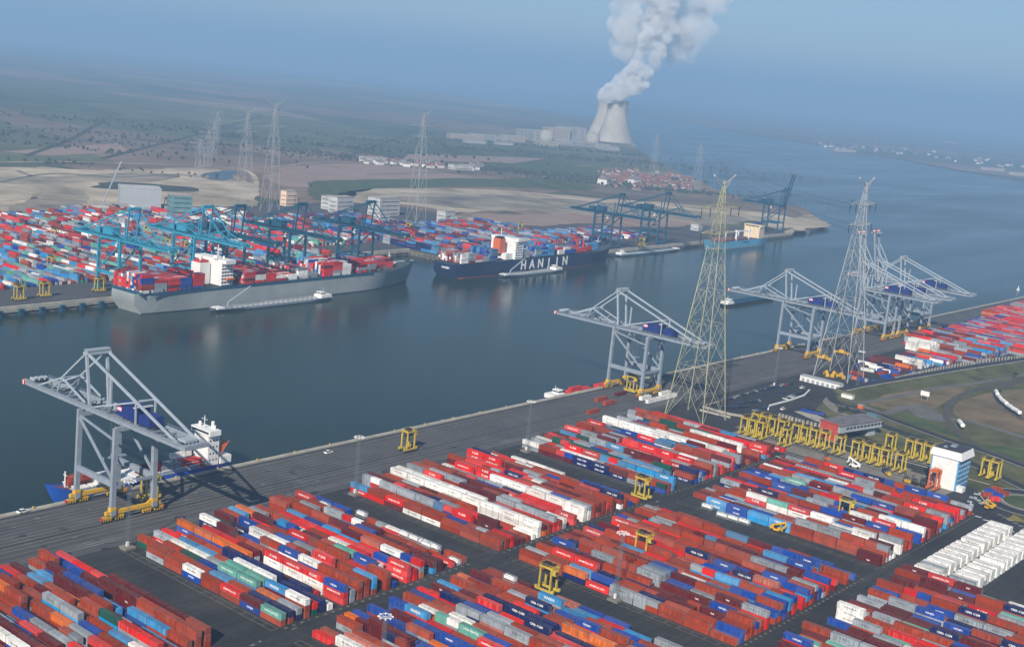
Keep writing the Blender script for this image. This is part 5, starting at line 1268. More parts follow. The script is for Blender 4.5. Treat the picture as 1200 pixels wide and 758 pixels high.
# signboard
p = at(*c1(557, 372)); t = empty('signboard', (p.x, p.y, 0)); MB().box(0, 0, 3.5, .3, 7, 3.6, 0).build('panel', M['white'], t); MB().box(0, -2.4, 0, .25, .25, 3.5).box(0, 2.4, 0, .25, .25, 3.5).build('post', M['galv'], t); tag(t, 'blank white board on posts in the dry grass', 'sign')
p = at(*c1(72, 358)); t = empty('hut', (p.x, p.y, 0)); MB().box(0, 0, 0, 4, 9, 2.8).build('wall', M['white'], t); MB().box(0, 0, 2.8, 4.4, 9.4, .25).build('roof', M['concrete'], t); tag(t, 'small white hut at the tip of the grass dyke', 'hut')
p = at(*c1(155, 425)); t = empty('hut', (p.x, p.y, 0)); MB().box(0, 0, 0, 3, 4, 2.6).build('wall', M['orange'], t); MB().box(0, 0, 2.6, 3.4, 4.4, .25).build('roof', M['concrete'], t); tag(t, 'tiny rusty hut where the road leaves the dyke', 'hut')
# rail tank cars
def tank_wagon(): 
    t = empty('tank_wagon'); q = MB(); q.sm = False; q.cyl((-6.5, 0, 2.7), (6.5, 0, 2.7), 1.6, n=16).cyl((6.5, 0, 2.7), (7.1, 0, 2.7), 1.6, .8, 16).cyl((-6.5, 0, 2.7), (-7.1, 0, 2.7), 1.6, .8, 16).cyl((0, 0, 4.2), (0, 0, 4.7), .4); q.build('vessel', M['white'], t)
    q = MB(); q.box(0, 0, .9, 14.6, 2.4, .4); q.build('underframe', M['black'], t)
    for s_ in (-1, 1):
        q = MB(); [q.cyl((s_*4.8+a, -.9, .45), (s_*4.8+a, .9, .45), .45, n=10) for a in (-.9, .9)]; q.build('bogie', M['black'], t)
    return t
TW = [((775, 528), (800, 560), None), ((1008, 332), (1022, 362), None), ((1024, 366), (1045, 392), None), ((1047, 394), (1075, 415), None), ((1090, 430), (1120, 450), 1), ((1125, 452), (1155, 472), None)]
tw0 = None
LW = ['white tank wagon alone on the curved track end', 'farthest white tank wagon of the curved train', 'second farthest white tank wagon of the curved train', 'middle white tank wagon of the curved train', 'second nearest tank wagon of the curved train', 'nearest white tank wagon of the curved train']
for (a, b, _), lab in zip(TW, LW):
    p, q_ = at(*c1(*a)), at(*c1(*b)); o = tank_wagon() if tw0 is None else copy_tree(tw0); tw0 = tw0 or o
    m = (p+q_)/2; o.location = (m.x, m.y, .25); o.rotation_euler.z = math.atan2((q_-p).y, (q_-p).x); tag(o, lab, 'tank wagon', 'tank wagons on the curved track')

# ------------------------------------------------------------------ vehicles
def make_car(mb_, L=4.4, W_=1.8, h=1.45, van=False):
    t = empty('parked_car' if not van else 'van'); q = MB()
    prof = [(-L/2, .35), (-L/2, .85), (-L/2+.15, .95), (L/2-.9, .92), (L/2, .7), (L/2, .35)] if not van else [(-L/2, .35), (-L/2, h), (L/2-1.1, h), (L/2-.5, 1.05), (L/2, .95), (L/2, .35)]
    n = len(prof); vs = [(x, -W_/2, z) for x, z in prof]+[(x, W_/2, z) for x, z in prof]
    q.add(vs, [tuple(range(n)), tuple(reversed(range(n, 2*n)))]+[(i, n+i, n+(i+1) % n, (i+1) % n) for i in range(n)])
    q.build('body', mb_, t)
    if not van:
        q = MB(); a = [(-L/2+.35, .93), (-L/2+.8, h), (L/2-1.9, h), (L/2-1.15, .93)]; w1, w2 = W_/2-.06, W_/2-.25
        vs = [(a[0][0], -w1, a[0][1]), (a[1][0], -w2, a[1][1]), (a[2][0], -w2, a[2][1]), (a[3][0], -w1, a[3][1])]; vs += [(x, -y, z) for x, y, z in vs]
        q.add(vs, [(0, 1, 2, 3), (7, 6, 5, 4), (0, 4, 5, 1), (2, 6, 7, 3)]); q.build('window', M['glass'], t)
        q = MB(); q.add([(a[1][0], -w2, h+.01), (a[2][0], -w2, h+.01), (a[2][0], w2, h+.01), (a[1][0], w2, h+.01)], [(0, 1, 2, 3)]); q.build('roof', mb_, t)
    else:
        q = MB(); q.add([(L/2-1.08, -W_/2+.1, h-.05), (L/2-.5, -W_/2+.1, 1.1), (L/2-.5, W_/2-.1, 1.1), (L/2-1.08, W_/2-.1, h-.05)], [(0, 1, 2, 3)]); q.box(L/2-1.3, -W_/2-.01, 1.1, .8, .03, .6).box(L/2-1.3, W_/2+.01, 1.1, .8, .03, .6); q.build('window', M['glass'], t)
    for sx in (-1, 1):
        for sy in (-1, 1): MB().cyl((sx*L*.31, sy*(W_/2-.2), .33), (sx*L*.31, sy*(W_/2), .33), .33, n=10).build('wheel', M['black'], t)
    return t
cpm = [('dark blue', mat('car_dark_blue', (.015, .03, .09), .3, spec=.5)), ('black', mat('car_black', (.012, .012, .014), .3, spec=.5)), ('silver', mat('car_silver', (.45, .46, .47), .35, metal=.4)), ('red', mat('car_red', (.35, .02, .02), .3, spec=.5)), ('white', M['white'])]
cproto = [make_car(m) for n, m in cpm]; used_p = set()
def put_car(ci, x, y, rz, lab, grp=None):
    o = cproto[ci] if ci not in used_p else copy_tree(cproto[ci]); used_p.add(ci)
    o.location = (x, y, .06); o.rotation_euler.z = rz; tag(o, lab, 'car', grp)
n = 0
for row, (a, b, cnt, nm) in enumerate(((c2(470, 215), c2(640, 178), 13, 'the river row under the mast'), (c2(280, 262), c2(440, 222), 8, 'the row left of the mast'), (c2(560, 245), c2(585, 240), 2, 'the middle of the car park'), (c2(600, 288), c2(735, 232), 9, 'the curved barrier row'),
                                       (c2(270, 320), c2(410, 300), 9, 'the middle left row'), (c2(160, 350), c2(330, 340), 9, 'the lower left row'), (c2(390, 372), c2(470, 345), 6, 'the lower right row'), (c2(130, 300), c2(230, 280), 6, 'the far left corner row'))):
    p, q_ = at(*a), at(*b)
    for i in range(cnt):
        if rf.random() < .1 and cnt > 3: continue
        c = rf.choice((0, 0, 0, 1, 1, 1, 2, 3 if row < 2 else 1, 4 if row == 3 else 0)); m = p.lerp(q_, i/max(1, cnt-1))
        put_car(c, m.x, m.y+rf.uniform(-.3, .3), R(90)+rf.uniform(-.05, .05), '%s car, %s from left in %s of car park' % (cpm[c][0], ORD[i], nm) if 'car park' not in nm else '%s car, %s of two in %s' % (cpm[c][0], ORD[i], nm), 'cars in the car park')
for px, py, c, lab in ((27, 600.5, 4, 'white car driving along the quay at the far left'), (385, 531, 4, 'small white car on the quay edge right of the coaster'), (917.5, 480, 4, 'white car alone on the road left of the blue units'), (940, 455, 4, 'white car at the right end of the car park')):
    p = at(px, py); o = copy_tree(cproto[4]); o.location = (p.x, p.y, .06); o.rotation_euler.z = R(5); o.scale = (1.25, 1.25, 1.25); tag(o, lab, 'car')
for ci in range(5):
    if ci not in used_p: put_car(ci, 760+ci*5, 398, 0, cpm[ci][0]+' car parked beside the road behind the carriers')
# forklifts and reach stackers
def reach_stacker(m, x, y, rz, lab, name='reach_stacker'):
    t = empty(name, (x, y, .05), rz); q = MB(); q.box(0, 0, .8, 6.6, 2.8, 1.2, 0).box(-2.6, 0, 2, 1.6, 2.6, .9, 0); q.build('chassis', m, t)
    MB().box(-.4, -.9, 2, 1.5, 1.2, 1.7).build('cab', M['glass'], t)
    q = MB(); q.beam((-2.4, 0, 3), (4.2, 0, 6.0), .8, .9).beam((1.2, 0, 2), (2.2, 0, 4.8), .4).beam((4.2, 0, 6), (4.2, 0, 3.8), .5); q.box(4.2, 0, 3.4, 1.0, 6, .4); q.build('boom', m, t)
    for sx in (-1, 1):
        for sy in (-1, 1): MB().cyl((sx*2.3, sy*1.1, .85), (sx*2.3, sy*1.75, .85), .85, n=12).build('wheel', M['black'], t)
    tag(t, lab, 'reach stacker' if name == 'reach_stacker' else 'forklift')
def forklift(m, x, y, rz, lab):
    t = empty('forklift', (x, y, .05), rz); MB().box(-.6, 0, .5, 3.6, 2.1, 1.5).build('chassis', m, t); q = MB(); [q.beam((a, b, 2), (a, b, 3.6), .12) for a in (-1.2, .6) for b in (-.9, .9)]; q.box(-.3, 0, 3.6, 2.1, 2.0, .12); q.build('cab', M['black'], t)
    q = MB(); [q.beam((1.6, b, .3), (1.6, b, 5.6), .25) for b in (-.7, .7)]; q.beam((1.6, -.7, 5.5), (1.6, .7, 5.5), .25).box(2.5, -.6, .3, 1.8, .2, .12).box(2.5, .6, .3, 1.8, .2, .12); q.build('mast', M['black'], t)
    for sx in (-1, 1):
        for sy in (-1, 1): MB().cyl((sx*1.2-.4, sy*.8, .5), (sx*1.2-.4, sy*1.15, .5), .5, n=10).build('wheel', M['black'], t)
    tag(t, lab, 'forklift')
forklift(M['orange'], 721, 322, R(60), 'orange forklift before the parked yellow carriers left of the white reach stacker')
reach_stacker(M['white'], 722, 303.5, R(100), 'white reach stacker before the trio of yellow carriers')
forklift(M['yellow'], 726, 284, R(50), 'yellow forklift beside the tall single carrier')
forklift(M['blue'], 730, 288, R(40), 'blue forklift behind the tall single carrier')
forklift(M['yellow'], 721.5, 270, R(70), 'yellow forklift with tall black mast right of the tall carrier')
forklift(M['black'], 721.5, 265, R(70), 'black forklift left of the orange carrier')
forklift(M['black'], 722, 260, R(70), 'small dark forklift next to the orange carrier')
reach_stacker(M['yellow'], 716.5, 218, R(160), 'yellow reach stacker on the road between white tower and reefers')
p = at(910, 622.5); reach_stacker(M['yellow'], p.x, p.y, R(-80), 'yellow reach stacker at the left edge of the middle right block')
for k_, (x, y, c, rz) in enumerate(((739, 228, 'r', 50), (735, 222, 'R', 40), (748, 229, 'b', 20), (744, 223, 'b', 10), (756, 228, 'r', 15), (752, 222, 'r', 0))):
    solo_box(c, 6.06, None, x, y, 0, R(rz), '%s short container, %s from left in the cluster right of the white tower' % (PALN[c], ORD[k_]), None)
for k_ in range(6):
    a = at(1137+k_*5.5, 590-(k_ % 3)*5); t = empty('spreader', (a.x, a.y, .05), R(30+k_*40)); q = MB(); q.box(0, 0, 0, 6, .5, .7).box(-3, 0, 0, .5, 2.4, .8).box(3, 0, 0, .5, 2.4, .8).box(0, 0, .7, 1.6, 1.4, .8); q.build('frame', M['steel2'], t)
    tag(t, 'grey lifting frame %s from left in the pile below the white tower' % ORD[k_], 'lifting frame', 'lifting frames below the tower')
# yellow headblocks and beams near the second pylon
for (px, py, L_, rz, lab) in ((966, 421.5, 14, 85, 'long yellow spreader beam lying on the quay below the third grey crane'), (986, 415, 14, 95, 'long yellow spreader beam lying right of the first, left of the second pylon'), (968, 440, 9, 40, 'left yellow machine part heap behind the white shed'), (977, 441, 11, 10, 'middle yellow machine part heap behind the white shed'), (985, 443, 8, 70, 'right yellow machine part heap behind the white shed')):
    p = at(px, py); t = empty('spreader', (p.x, p.y, .05), R(rz)); q = MB(); q.box(0, 0, 1, L_, 2.6, 1.6).box(0, 0, 2.6, L_*.3, 2, 1.6)
    for s_ in (-1, 1): q.box(s_*L_*.42, 0, 0, 1, 3, 1.4).beam((s_*L_*.2, 0, 2.6), (0, 0, 5), .3)
    q.build('frame', M['yellow'], t); tag(t, lab, 'lifting frame')
for k_, (px, py) in enumerate(((1043, 384), (1046, 382), (1118, 373))):
    pass

# ------------------------------------------------------------------ far buildings, power station, village
white2 = mat('far_white_wall', (.46, .46, .45), .8, .2, .08); grey2 = mat('far_grey_wall', (.30, .29, .28), .85, .25, .03)
def block(name, px, py, sx, sy, h, m, lab, cat='building', rz=None, roofm=None, win=True, grp=None):
    p = at(px, py); t = empty(name, (p.x, p.y, 0), FA if rz is None else rz); MB().box(0, 0, 0, sx, sy, h).build('wall', m, t)
    MB().box(0, 0, h, sx+.8, sy+.8, .7).build('roof', roofm or M['concrete'], t)
    if win:
        for k in range(max(1, int(h/6))):
            MB().box(0, -sy/2-.1, 2.5+k*6, sx*.84, .2, .9).build('window', M['glass'], t); MB().box(-sx/2-.1, 0, 2.5+k*6, .2, sy*.78, .9).build('window', M['glass'], t)
    return tag(t, lab, cat, grp)
hall = block('hall', 163, 243, 52, 36, 27, mat('hall_pale_grey', (.36, .38, .41), .7, .05, .05), 'large pale grey windowless hall at the back of the far yard', win=False, rz=R(-28), roofm=white2)
block('workshop', 130, 248, 44, 26, 9, white2, 'low workshop with dark doors left of the large hall', rz=R(-28))
block('building', 210, 256, 26, 22, 30, mat('green_grey_block', (.13, .25, .27), .7, .2, .1), 'grey green block between the large hall and second light blue crane', rz=R(-20))
block('building', 338, 241, 22, 12, 22, mat('orange_white', (.75, .55, .4), .7), 'small bright orange and white block at the back of the far yard')
block('building', 399, 248, 34, 18, 22, white2, 'white building behind the fourth far crane')
block('building', 386, 245, 20, 16, 19, white2, 'smaller white building left of the white one behind the fourth crane')
block('building', 449, 252, 44, 24, 26, white2, 'large white building right of the fifth far crane')
block('building', 446, 262, 20, 14, 14, white2, 'small white building in front of the large white one')
block('building', 522, 260, 22, 16, 16, white2, 'white building at the edge of the pink levelled ground')
block('building', 535, 262, 14, 12, 9, mat('pale_blue_block', (.25, .4, .5), .8), 'pale blue cabin right of the white building on the levelled ground')
block('building', 816, 270, 14, 14, 10, white2, 'small white hut at the end of the far terminal yard')
# mobile crane
p = at(120, 243); t = empty('mobile_crane', (p.x, p.y, 0)); MB().box(0, 0, 0, 9, 4, 4).build('chassis', M['yellow'], t); MB().beam((0, 0, 4), (26, 0, 60), 1.3).build('boom', M['steel2'], t); tag(t, 'mobile crane with thin raised boom beside the large hall', 'crane')
# cooling towers
def cooling(x, y, h, rb, rt, thr, lab):
    t = empty('cooling_tower', (x, y, 0)); n, m = 64, 26; mb = MB(); mb.sm = True; zt = h*.80; a = thr
    for k in range(m+1):
        z = 9+(h-9)*k/m; b = zt/math.sqrt((rb/a)**2-1) if z < zt else (h-zt)/math.sqrt((rt/a)**2-1)
        r = a*math.sqrt(1+((z-zt)/b)**2)
        for i in range(n): mb.v.append((r*math.cos(2*math.pi*i/n), r*math.sin(2*math.pi*i/n), z))
    for k in range(m):
        for i in range(n): mb.f.append((k*n+i, k*n+(i+1) % n, (k+1)*n+(i+1) % n, (k+1)*n+i)); mb.m.append(0)
    mb.build('shell', mat('tower_concrete', (.40, .36, .30), .9, .18, .012), t)
    q = MB()
    for i in range(40):
        a0, a1 = 2*math.pi*i/40, 2*math.pi*(i+.5)/40; q.beam((rb*1.03*math.cos(a0), rb*1.03*math.sin(a0), 0), (rb*math.cos(a1), rb*math.sin(a1), 9.5), 1.3); q.beam((rb*1.03*math.cos(a0), rb*1.03*math.sin(a0), 0), (rb*math.cos(a0-.08), rb*math.sin(a0-.08), 9.5), 1.3)
    q.build('column', M['concrete'], t); return tag(t, lab, 'cooling tower')
ct1 = at(719, 169); cooling(ct1.x, ct1.y, 166, 80, 42, 39, 'front pale concrete cooling tower under the steam plume')
ct2 = at(707.5, 164); cooling(ct2.x, ct2.y, 166, 80, 42, 39, 'rear cooling tower half hidden behind the front one')
PB = [(545, 163, 120, 40, 16), (565, 164, 90, 40, 20), (583, 165, 70, 30, 14), (600, 166, 80, 40, 22), (617, 163, 60, 60, 38), (632, 166, 70, 60, 44), (651, 164, 90, 60, 50), (668, 165, 100, 60, 56), (672, 171, 180, 40, 18), (640, 171, 70, 40, 16), (700, 173, 80, 40, 14), (713, 176, 70, 30, 14), (690, 170, 60, 40, 30), (556, 168, 70, 30, 10), (590, 170, 60, 20, 9)]
for k_, (px, py, sx, sy, h) in enumerate(PB):
    block('power_station_building', px, py, sx, sy, h*.9, grey2 if k_ % 3 else mat('far_tan', (.36, .30, .24), .8), 'pale power station block, %s of the group left of the cooling towers, %s' % (ORD[k_], 'tall' if h > 30 else 'low'), rz=R(-25), win=h > 15, grp='power station blocks')
for k_, (px, py) in enumerate(((640, 170), (694, 172))):
    p = at(px, py); t = empty('reactor_dome', (p.x, p.y, 0)); q = MB(); q.sm = True; q.cyl((0, 0, 0), (0, 0, 38), 25, n=32)
    for j in range(5):
        a0, a1 = j*R(18), (j+1)*R(18); q.cyl((0, 0, 38+14*math.sin(a0)), (0, 0, 38+14*math.sin(a1)), 25*math.cos(a0), max(.3, 25*math.cos(a1)), 32, cap=False)
    q.build('shell', M['concrete'], t); tag(t, ('domed reactor building among the tall blocks', 'domed building at the foot of the rear cooling tower')[k_], 'building')
# village and farmhouses
hm_ = []
for rc2, wc in (((.22, .085, .06), (.3, .26, .22)), ((.19, .08, .06), (.42, .40, .36)), ((.20, .17, .16), (.7, .68, .65))):
    mb = MB(); mb.box(0, 0, 0, 14, 10, 5.5, 0); mb.add([(-7.5, -5.6, 5.3), (7.5, -5.6, 5.3), (7.5, 5.6, 5.3), (-7.5, 5.6, 5.3), (-7.5, 0, 10), (7.5, 0, 10)], [(0, 1, 5, 4), (2, 3, 4, 5), (3, 0, 4), (1, 2, 5)], 1)
    mb.box(4, 0, 8, 1, 1, 3, 0); hm_.append(mb.mesh('house', [mat('wall', wc, .9), mat('roof_tile', rc2, .9)]))
rv = random.Random(9)
def house(px, py, k, s_, lab, grp):
    p = at(px, py); o = bpy.data.objects.new('village_house', hm_[k]); COL.objects.link(o); o.location = (p.x, p.y, 0); o.rotation_euler.z = rv.uniform(0, 3.1); o.scale = (s_, s_, s_); tag(o, lab, 'house', grp)
for k in range(170):
    t_ = rv.random(); px = 704+t_*108+rv.gauss(0, 3); py = 208+t_*8+rv.gauss(0, 5)
    if py < 199 or py > 225: continue
    house(px, py, rv.choice((0, 0, 1)), rv.uniform(.55, 1.0), 'small red roofed house in the village beyond the far terminal', 'red roofed village houses')
house(708, 216, 2, 2.2, 'larger white roofed house at the left end of the village', None); house(743, 215, 2, 1.8, 'larger white roofed house in the middle of the village', None)
for k in range(46):
    t_ = rv.random(); px = 425+t_*150+rv.gauss(0, 4); py = 190+t_*10+rv.gauss(0, 1.2)
    house(px, py, rv.choice((1, 2, 2)), rv.uniform(.6, 1.3), 'tiny pale farmhouse strung along the fields beyond the yard', 'farmhouses in the fields')
for k in range(40):
    px = 960+rv.random()*240; py = 172+(px-960)*.11+rv.gauss(0, 2.5)
    house(px, py-3, rv.choice((1, 2, 2)), rv.uniform(1.0, 1.9), 'tiny hazy house on the distant right bank', 'houses on the right bank')
for px, py, lab in ((1163, 200, 'long pale hazy shed on the right bank'), (1197, 206, 'pale hazy shed at the right edge on the far bank'), (1115, 168, 'faint pale block far off on the right bank'), (990, 178, 'faint white building far off at the river bend')):
    block('distant_shed', px, py, 120, 40, 13, mat('far_pinkish', (.45, .37, .33), .8), lab, win=False, rz=R(-20))
for px, py, lab in ((437, 190, 'bright farm building far left of the power station'), (541, 199, 'bright farm building below the power station')):
    block('farm_building', px, py, 60, 24, 11, white2, lab, rz=R(-10))
for k_, (px, py) in enumerate(((655, 165), (545, 160), (620, 158), (847, 112+60))):
    pass
# far woods and hedges: leaf clumps spread through a volume, one mass
wd = MB(); rw = random.Random(4); ax_ = Vector((RT.x, RT.y, 0)).normalized(); ay_ = Vector((FW.x, FW.y, 0)).normalized()
def clump(px, py, n, sx, sy, h):
    c = at(px, py)
    for _ in range(int(n*2.6)):
        a_, b_ = rw.gauss(0, sx*1.3), rw.gauss(0, sy*.5); x, y = c.x+ax_.x*a_+ay_.x*b_, c.y+ax_.y*a_+ay_.y*b_; hh = h*rw.uniform(.22, .6); r = hh*rw.uniform(.35, .6); m = 6
        vs = [(x+r*.7*math.cos(a)*rw.uniform(.7, 1.2), y+r*.7*math.sin(a)*rw.uniform(.7, 1.2), hh*.15) for a in [k*2*math.pi/m for k in range(m)]]
        vs += [(x+r*math.cos(a+.4)*rw.uniform(.7, 1.25), y+r*math.sin(a+.4)*rw.uniform(.7, 1.25), hh*rw.uniform(.5, .75)) for a in [k*2*math.pi/m for k in range(m)]]+[(x+rw.uniform(-1, 1), y, hh)]
        wd.add(vs, [(k, (k+1) % m, m+(k+1) % m, m+k) for k in range(m)]+[(m+k, m+(k+1) % m, 2*m) for k in range(m)])
for px, py, n, sx, sy, h in [(760, 222, 60, 90, 30, 14), (700, 214, 40, 60, 60, 13), (650, 205, 60, 160, 60, 13), (600, 200, 60, 160, 60, 12), (540, 195, 50, 160, 60, 12), (470, 190, 60, 200, 60, 12), (430, 187, 40, 120, 60, 12), (780, 210, 30, 60, 60, 13), (830, 226, 30, 90, 40, 9),
                             (350, 168, 70, 220, 60, 16), (110, 176, 30, 120, 60, 13), (115, 143, 40, 250, 100, 16), (30, 160, 30, 150, 80, 15), (730, 190, 50, 160, 120, 14), (640, 182, 70, 220, 160, 14), (690, 178, 60, 140, 100, 14), (580, 178, 60, 250, 60, 13), (290, 176, 50, 300, 120, 13), (1060, 178, 90, 400, 300, 18), (1150, 190, 90, 300, 200, 18), (990, 166, 60, 400, 300, 18), (200, 165, 40, 300, 100, 14), (50, 190, 20, 120, 40, 12)]:
    clump(px, py, n, sx, sy, h)
tag(wd.build('woodland', M['wood']), 'dark hazy hedges and woods scattered over the far fields', 'woodland', None, 'stuff')
for k_, (px, py, h) in enumerate(((693, 262, 0), )): pass
# a few real shrubs on the near grass
def shrub(px, py, h, lab):
    p = at(px, py); t = empty('bush', (p.x, p.y, 0)); q = MB(); r_ = random.Random(int(px*7+py))
    for _ in range(5): q.cyl((0, 0, 0), (r_.uniform(-.8, .8)*h*.4, r_.uniform(-.8, .8)*h*.4, h*.6), .08, .03, 5)
    q.build('stem', M['ballast'], t); q = MB()
    for _ in range(260):
        a, e, rr = r_.uniform(0, 6.28), r_.uniform(-.3, 1.3), h*.5*r_.random()**.4; c = Vector((rr*math.cos(a)*math.cos(e), rr*math.sin(a)*math.cos(e), h*.5+rr*math.sin(e)*.9)); d = Vector((r_.uniform(-1, 1), r_.uniform(-1, 1), r_.uniform(-1, 1))).normalized()*.35; e2 = d.cross(Vector((r_.uniform(-1, 1), 1, .3))).normalized()*.28
        q.add([c-d, c+e2, c+d, c-e2], [(0, 1, 2, 3)])
    q.build('foliage', M['wood'], t); tag(t, lab, 'bush')
for px, py, h, lab in ((1170, 462, 4.5, 'round dark bush beside the track in the dry grass'), (1189, 443, 6, 'dark bush at the right edge beside the gravel path'), (985, 484, 5, 'dark bush at the corner behind the terminal building'), (992, 482, 4, 'smaller dark bush next to the corner bush')): shrub(px, py, h, lab)
# road lamps
lp = empty('street_lamp'); MB().cyl((0, 0, 0), (0, 0, 11), .16, .1, 8).build('pole', M['galv'], lp); q = MB(); q.beam((0, 0, 11), (1.8, 0, 11.5), .12).box(2.1, 0, 11.4, 1.0, .35, .2); q.build('lamp_head', M['white'], lp)
for k_, (x_, y_) in enumerate(((325, 520), (405, 500), (700, 620), (835, 580), (1015, 730), (235, 330+130), (830, 258), (735, 668))):
    p = at(*c1(x_, y_)); o = lp if k_ == 0 else copy_tree(lp); o.location = (p.x, p.y, .1); tag(o, 'thin grey street lamp by the right hand roads, %s' % ('left end of the gravel path', 'bottom of the gravel path fork', 'beside the curved track', 'beside the single tank wagon', 'nearest the bottom right', 'left of the terminal building', 'right of the curved train', 'at the diagonal road middle')[k_], 'street lamp', 'street lamps along the dyke roads')

# ------------------------------------------------------------------ steam plume
from mathutils import noise as mnoise
def puff(mb, c, r, seed, sub=4):
    bm = bmesh.new(); bmesh.ops.create_icosphere(bm, subdivisions=sub, radius=1)
    o = Vector((seed*13.7, seed*7.1, seed*3.3))
    for v in bm.verts:
        d = v.co.normalized(); n = mnoise.fractal(d*1.6+o, .9, 2.1, 5)*.30; b = abs(mnoise.noise(d*4+o))*.22
        v.co = d*(1+n+b)
    vs = [c+v.co*r for v in bm.verts]; fs = [tuple(x.index for x in f.verts) for f in bm.faces]; mb.add(vs, fs); bm.free()
D0 = (ct1-Vector((0, 0, H))).length
ax = Vector((RT.x, RT.y, 0)).normalized()
def pw(px, py, dep=0):       # a place in the air above the towers' ground distance
    d = FW+RT*((px-600)/F)-UP*((py-379)/F); hd = math.hypot(d.x, d.y); t = (math.hypot(ct1.x, ct1.y)+dep)/hd
    return Vector((0, 0, H))+d*t
rp = random.Random(8)
bright = [(706, 112, 8), (712, 114, 8), (719, 113, 9), (726, 112, 9), (714, 107, 11), (722, 108, 11), (735, 106, 10), (745, 101, 12), (728, 97, 12), (716, 104, 8), (738, 92, 12), (752, 96, 9), (758, 84, 10), (745, 78, 10), (764, 70, 12), (754, 66, 11), (768, 58, 13), (760, 50, 14), (775, 44, 13), (768, 34, 15), (780, 26, 14), (770, 16, 16), (784, 8, 14), (776, -4, 18), (790, -14, 18), (765, -12, 16), (737, 86, 9), (747, 90, 9)]
soft = [(735, 60, 14), (728, 48, 14), (736, 38, 16), (726, 28, 14), (738, 18, 15), (730, 8, 14), (740, -4, 17), (728, -14, 16), (748, 52, 14), (750, 30, 15), (742, 70, 10), (722, 60, 8),
        (790, 58, 13), (800, 48, 14), (812, 52, 12), (820, 44, 12), (806, 34, 15), (822, 28, 13), (800, 20, 15), (818, 12, 14), (834, 34, 8), (840, 6, 12), (812, -4, 16), (832, -10, 16), (850, -4, 10), (790, 70, 9), (808, 66, 8)]
def steam_mat(name, dens, aniso=.35):
    m = bpy.data.materials.new(name); m.use_nodes = True; n = m.node_tree; n.nodes.remove(n.nodes['Principled BSDF'])
    v = n.nodes.new('ShaderNodeVolumePrincipled'); v.inputs['Color'].default_value = (.97, .97, .97, 1); v.inputs['Density'].default_value = dens; v.inputs['Anisotropy'].default_value = aniso
    n.links.new(v.outputs[0], n.nodes['Material Output'].inputs['Volume']); return m
sm = bpy.data.materials.new('steam'); sm.use_nodes = True; b = sm.node_tree.nodes['Principled BSDF']; b.inputs['Base Color'].default_value = (.92, .92, .92, 1); b.inputs['Roughness'].default_value = 1; b.inputs['Specular IOR Level'].default_value = 0
PXM = D0/F
mb = MB(); mv = MB()
for k, (px, py, r) in enumerate(soft): puff(mv, pw(px, py, 60+rp.uniform(-40, 60)), r*PXM, k+3.3, 4)
for k, (px, py, r) in enumerate(bright):
    puff(mb, pw(px, py, -30+rp.uniform(-20, 20)), r*PXM*.85, k+50.7, 4)
    for q in range(3): puff(mb, pw(px+rp.uniform(-1, 1)*r*.8, py+rp.uniform(-1, 1)*r*.7, -50+rp.uniform(-20, 20)), r*PXM*rp.uniform(.3, .5), k*3+q+90.1, 3)
def steam(name, dens, lo, hi, sc):
    m = bpy.data.materials.new(name); m.use_nodes = True; n = m.node_tree; n.nodes.remove(n.nodes['Principled BSDF'])
    v = n.nodes.new('ShaderNodeVolumePrincipled'); v.inputs['Color'].default_value = (.99, .99, .99, 1); v.inputs['Anisotropy'].default_value = -.15
    g = n.nodes.new('ShaderNodeNewGeometry'); t = n.nodes.new('ShaderNodeTexNoise'); t.inputs['Scale'].default_value = sc; t.inputs['Detail'].default_value = 7; t.inputs['Roughness'].default_value = .62; n.links.new(g.outputs['Position'], t.inputs['Vector'])
    r = n.nodes.new('ShaderNodeMapRange'); r.inputs[1].default_value = lo; r.inputs[2].default_value = hi; r.inputs[3].default_value = .0; r.inputs[4].default_value = dens
    n.links.new(t.outputs[0], r.inputs[0]); n.links.new(r.outputs[0], v.inputs['Density']); n.links.new(v.outputs[0], n.nodes['Material Output'].inputs['Volume']); return m
pl = mb.build('steam_plume', steam('steam_cloud', .085, .36, .66, .014))
rm = pl.modifiers.new('union', 'REMESH'); rm.mode = 'VOXEL'; rm.voxel_size = 3.5
veil = mv.build('veil', steam('steam_veil', .028, .34, .66, .012), pl)
rm = veil.modifiers.new('union', 'REMESH'); rm.mode = 'VOXEL'; rm.voxel_size = 4.5
tag(pl, 'billowing white steam plume rising from the cooling towers', 'steam plume')

# quay furniture and traces of use
bl = MB(); bl.cyl((0, 0, 0), (0, 0, .7), .35, .28, 10).cyl((0, 0, .7), (0, 0, 1.0), .5, .5, 10); blm = bl.mesh('bollard', M['yellow'])
for k in range(34):
    x = 270+k*26; px, py, _ = topix((x, QY-1.3, .55))
    if not 0 < px < 1190: continue
    o = bpy.data.objects.new('bollard', blm); COL.objects.link(o); o.location = (x, QY-1.3, .555); tag(o, 'small yellow mooring bollard on the near quay edge, %s from the left' % (ORD[k] if k < len(ORD) else 'last'), 'bollard', 'bollards on the near quay edge')
mk = MB(); r_ = random.Random(77)
for k in range(70):
    x, y = r_.uniform(200, 1100), r_.choice((r_.uniform(456, 508), r_.uniform(456, 508), r_.uniform(336, 344))); mk.box(x, y, .045, r_.uniform(.8, 2.6), r_.uniform(.6, 1.4), .01)
struct(mk.build('quay_patch', M['slab']))
mk = MB()
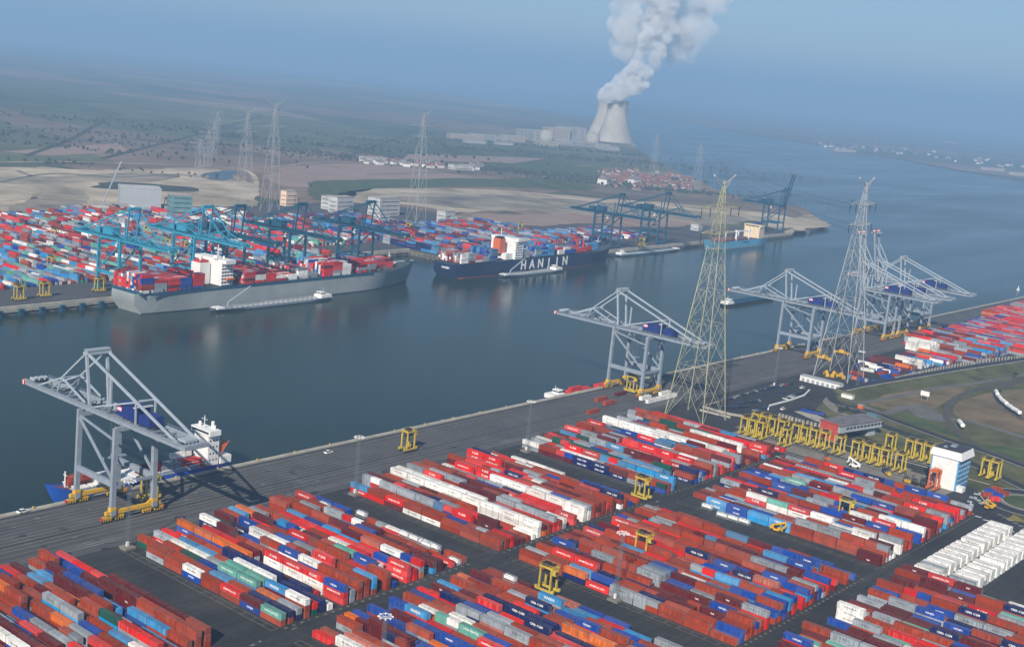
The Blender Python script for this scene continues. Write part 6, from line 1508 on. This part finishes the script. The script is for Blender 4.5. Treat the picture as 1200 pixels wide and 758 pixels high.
for k in range(170):                       # tyre marks swinging out of the stacks
    x, y = r_.uniform(180, 720), r_.choice((r_.uniform(452, 458), r_.uniform(336, 344), r_.uniform(210, 222), r_.uniform(470, 500))); a = r_.uniform(-.5, .5)+r_.choice((0, 0, 1.57)); L_ = r_.uniform(8, 26); c_ = r_.uniform(-.03, .03)
    for off in (-2.1, 2.1):
        pts = []
        for q in range(7):
            t_ = (q/6-.5)*L_; aa = a+c_*t_; pts.append((x+t_*math.cos(aa)-off*math.sin(aa), y+t_*math.sin(aa)+off*math.cos(aa)))
        mk.rib(pts, .45, .036)
struct(mk.build('tyre_marks', mat('tyre_mark', (.035, .035, .038), .8)))
mk = MB()
for k in range(90):
    x, y = r_.choice((r_.uniform(276, 302), r_.uniform(415, 431), r_.uniform(200, 900), r_.uniform(200, 720))), r_.choice((r_.uniform(210, 500), r_.uniform(336, 344), r_.uniform(452, 505))); n_ = 9; rr_ = r_.uniform(.6, 2.4)
    mk.sheet([(x+rr_*r_.uniform(.5, 1.2)*math.cos(2*math.pi*i/n_), y+rr_*r_.uniform(.5, 1.2)*math.sin(2*math.pi*i/n_)) for i in range(n_)], .034+k*.00002)
struct(mk.build('oil_stains', mat('oil_stain', (.03, .03, .032), .6)))

def track(pts, w, m, z=.62):
    struct(MB().rib(spline([at(*p) for p in pts], 8), w, z).build('gravel_track' if m is not M['wood'] else 'ditch', m))
for pts, w, m in (([(-20, 191), (80, 190), (180, 193), (270, 197), (296, 205), (300, 222), (292, 236)], 9, M['sand']), ([(-20, 238), (60, 232), (120, 236), (200, 236)], 8, M['sand']),
                  ([(318, 196), (400, 190), (520, 198), (620, 208)], 8, M['sand']), ([(0, 214), (60, 204), (140, 208), (205, 205), (262, 212)], 7, M['path']), ([(20, 200), (50, 215), (40, 235), (70, 250)], 8, M['mud']),
                  ([(-20, 170), (200, 164), (420, 172), (640, 183)], 14, M['path']), ([(-20, 152), (300, 150), (560, 160)], 16, M['path']), ([(120, 186), (260, 150), (330, 128)], 12, M['wood']), ([(400, 186), (470, 160), (520, 140)], 12, M['wood']),
                  ([(30, 183), (90, 160), (130, 135)], 12, M['wood']), ([(560, 216), (700, 226), (850, 240), (935, 256)], 9, M['path']), ([(440, 231), (560, 235), (700, 249), (780, 256)], 7, M['path']), ([(430, 205), (560, 203), (700, 214), (800, 222)], 9, M['path'])):
    track(pts, w, m)
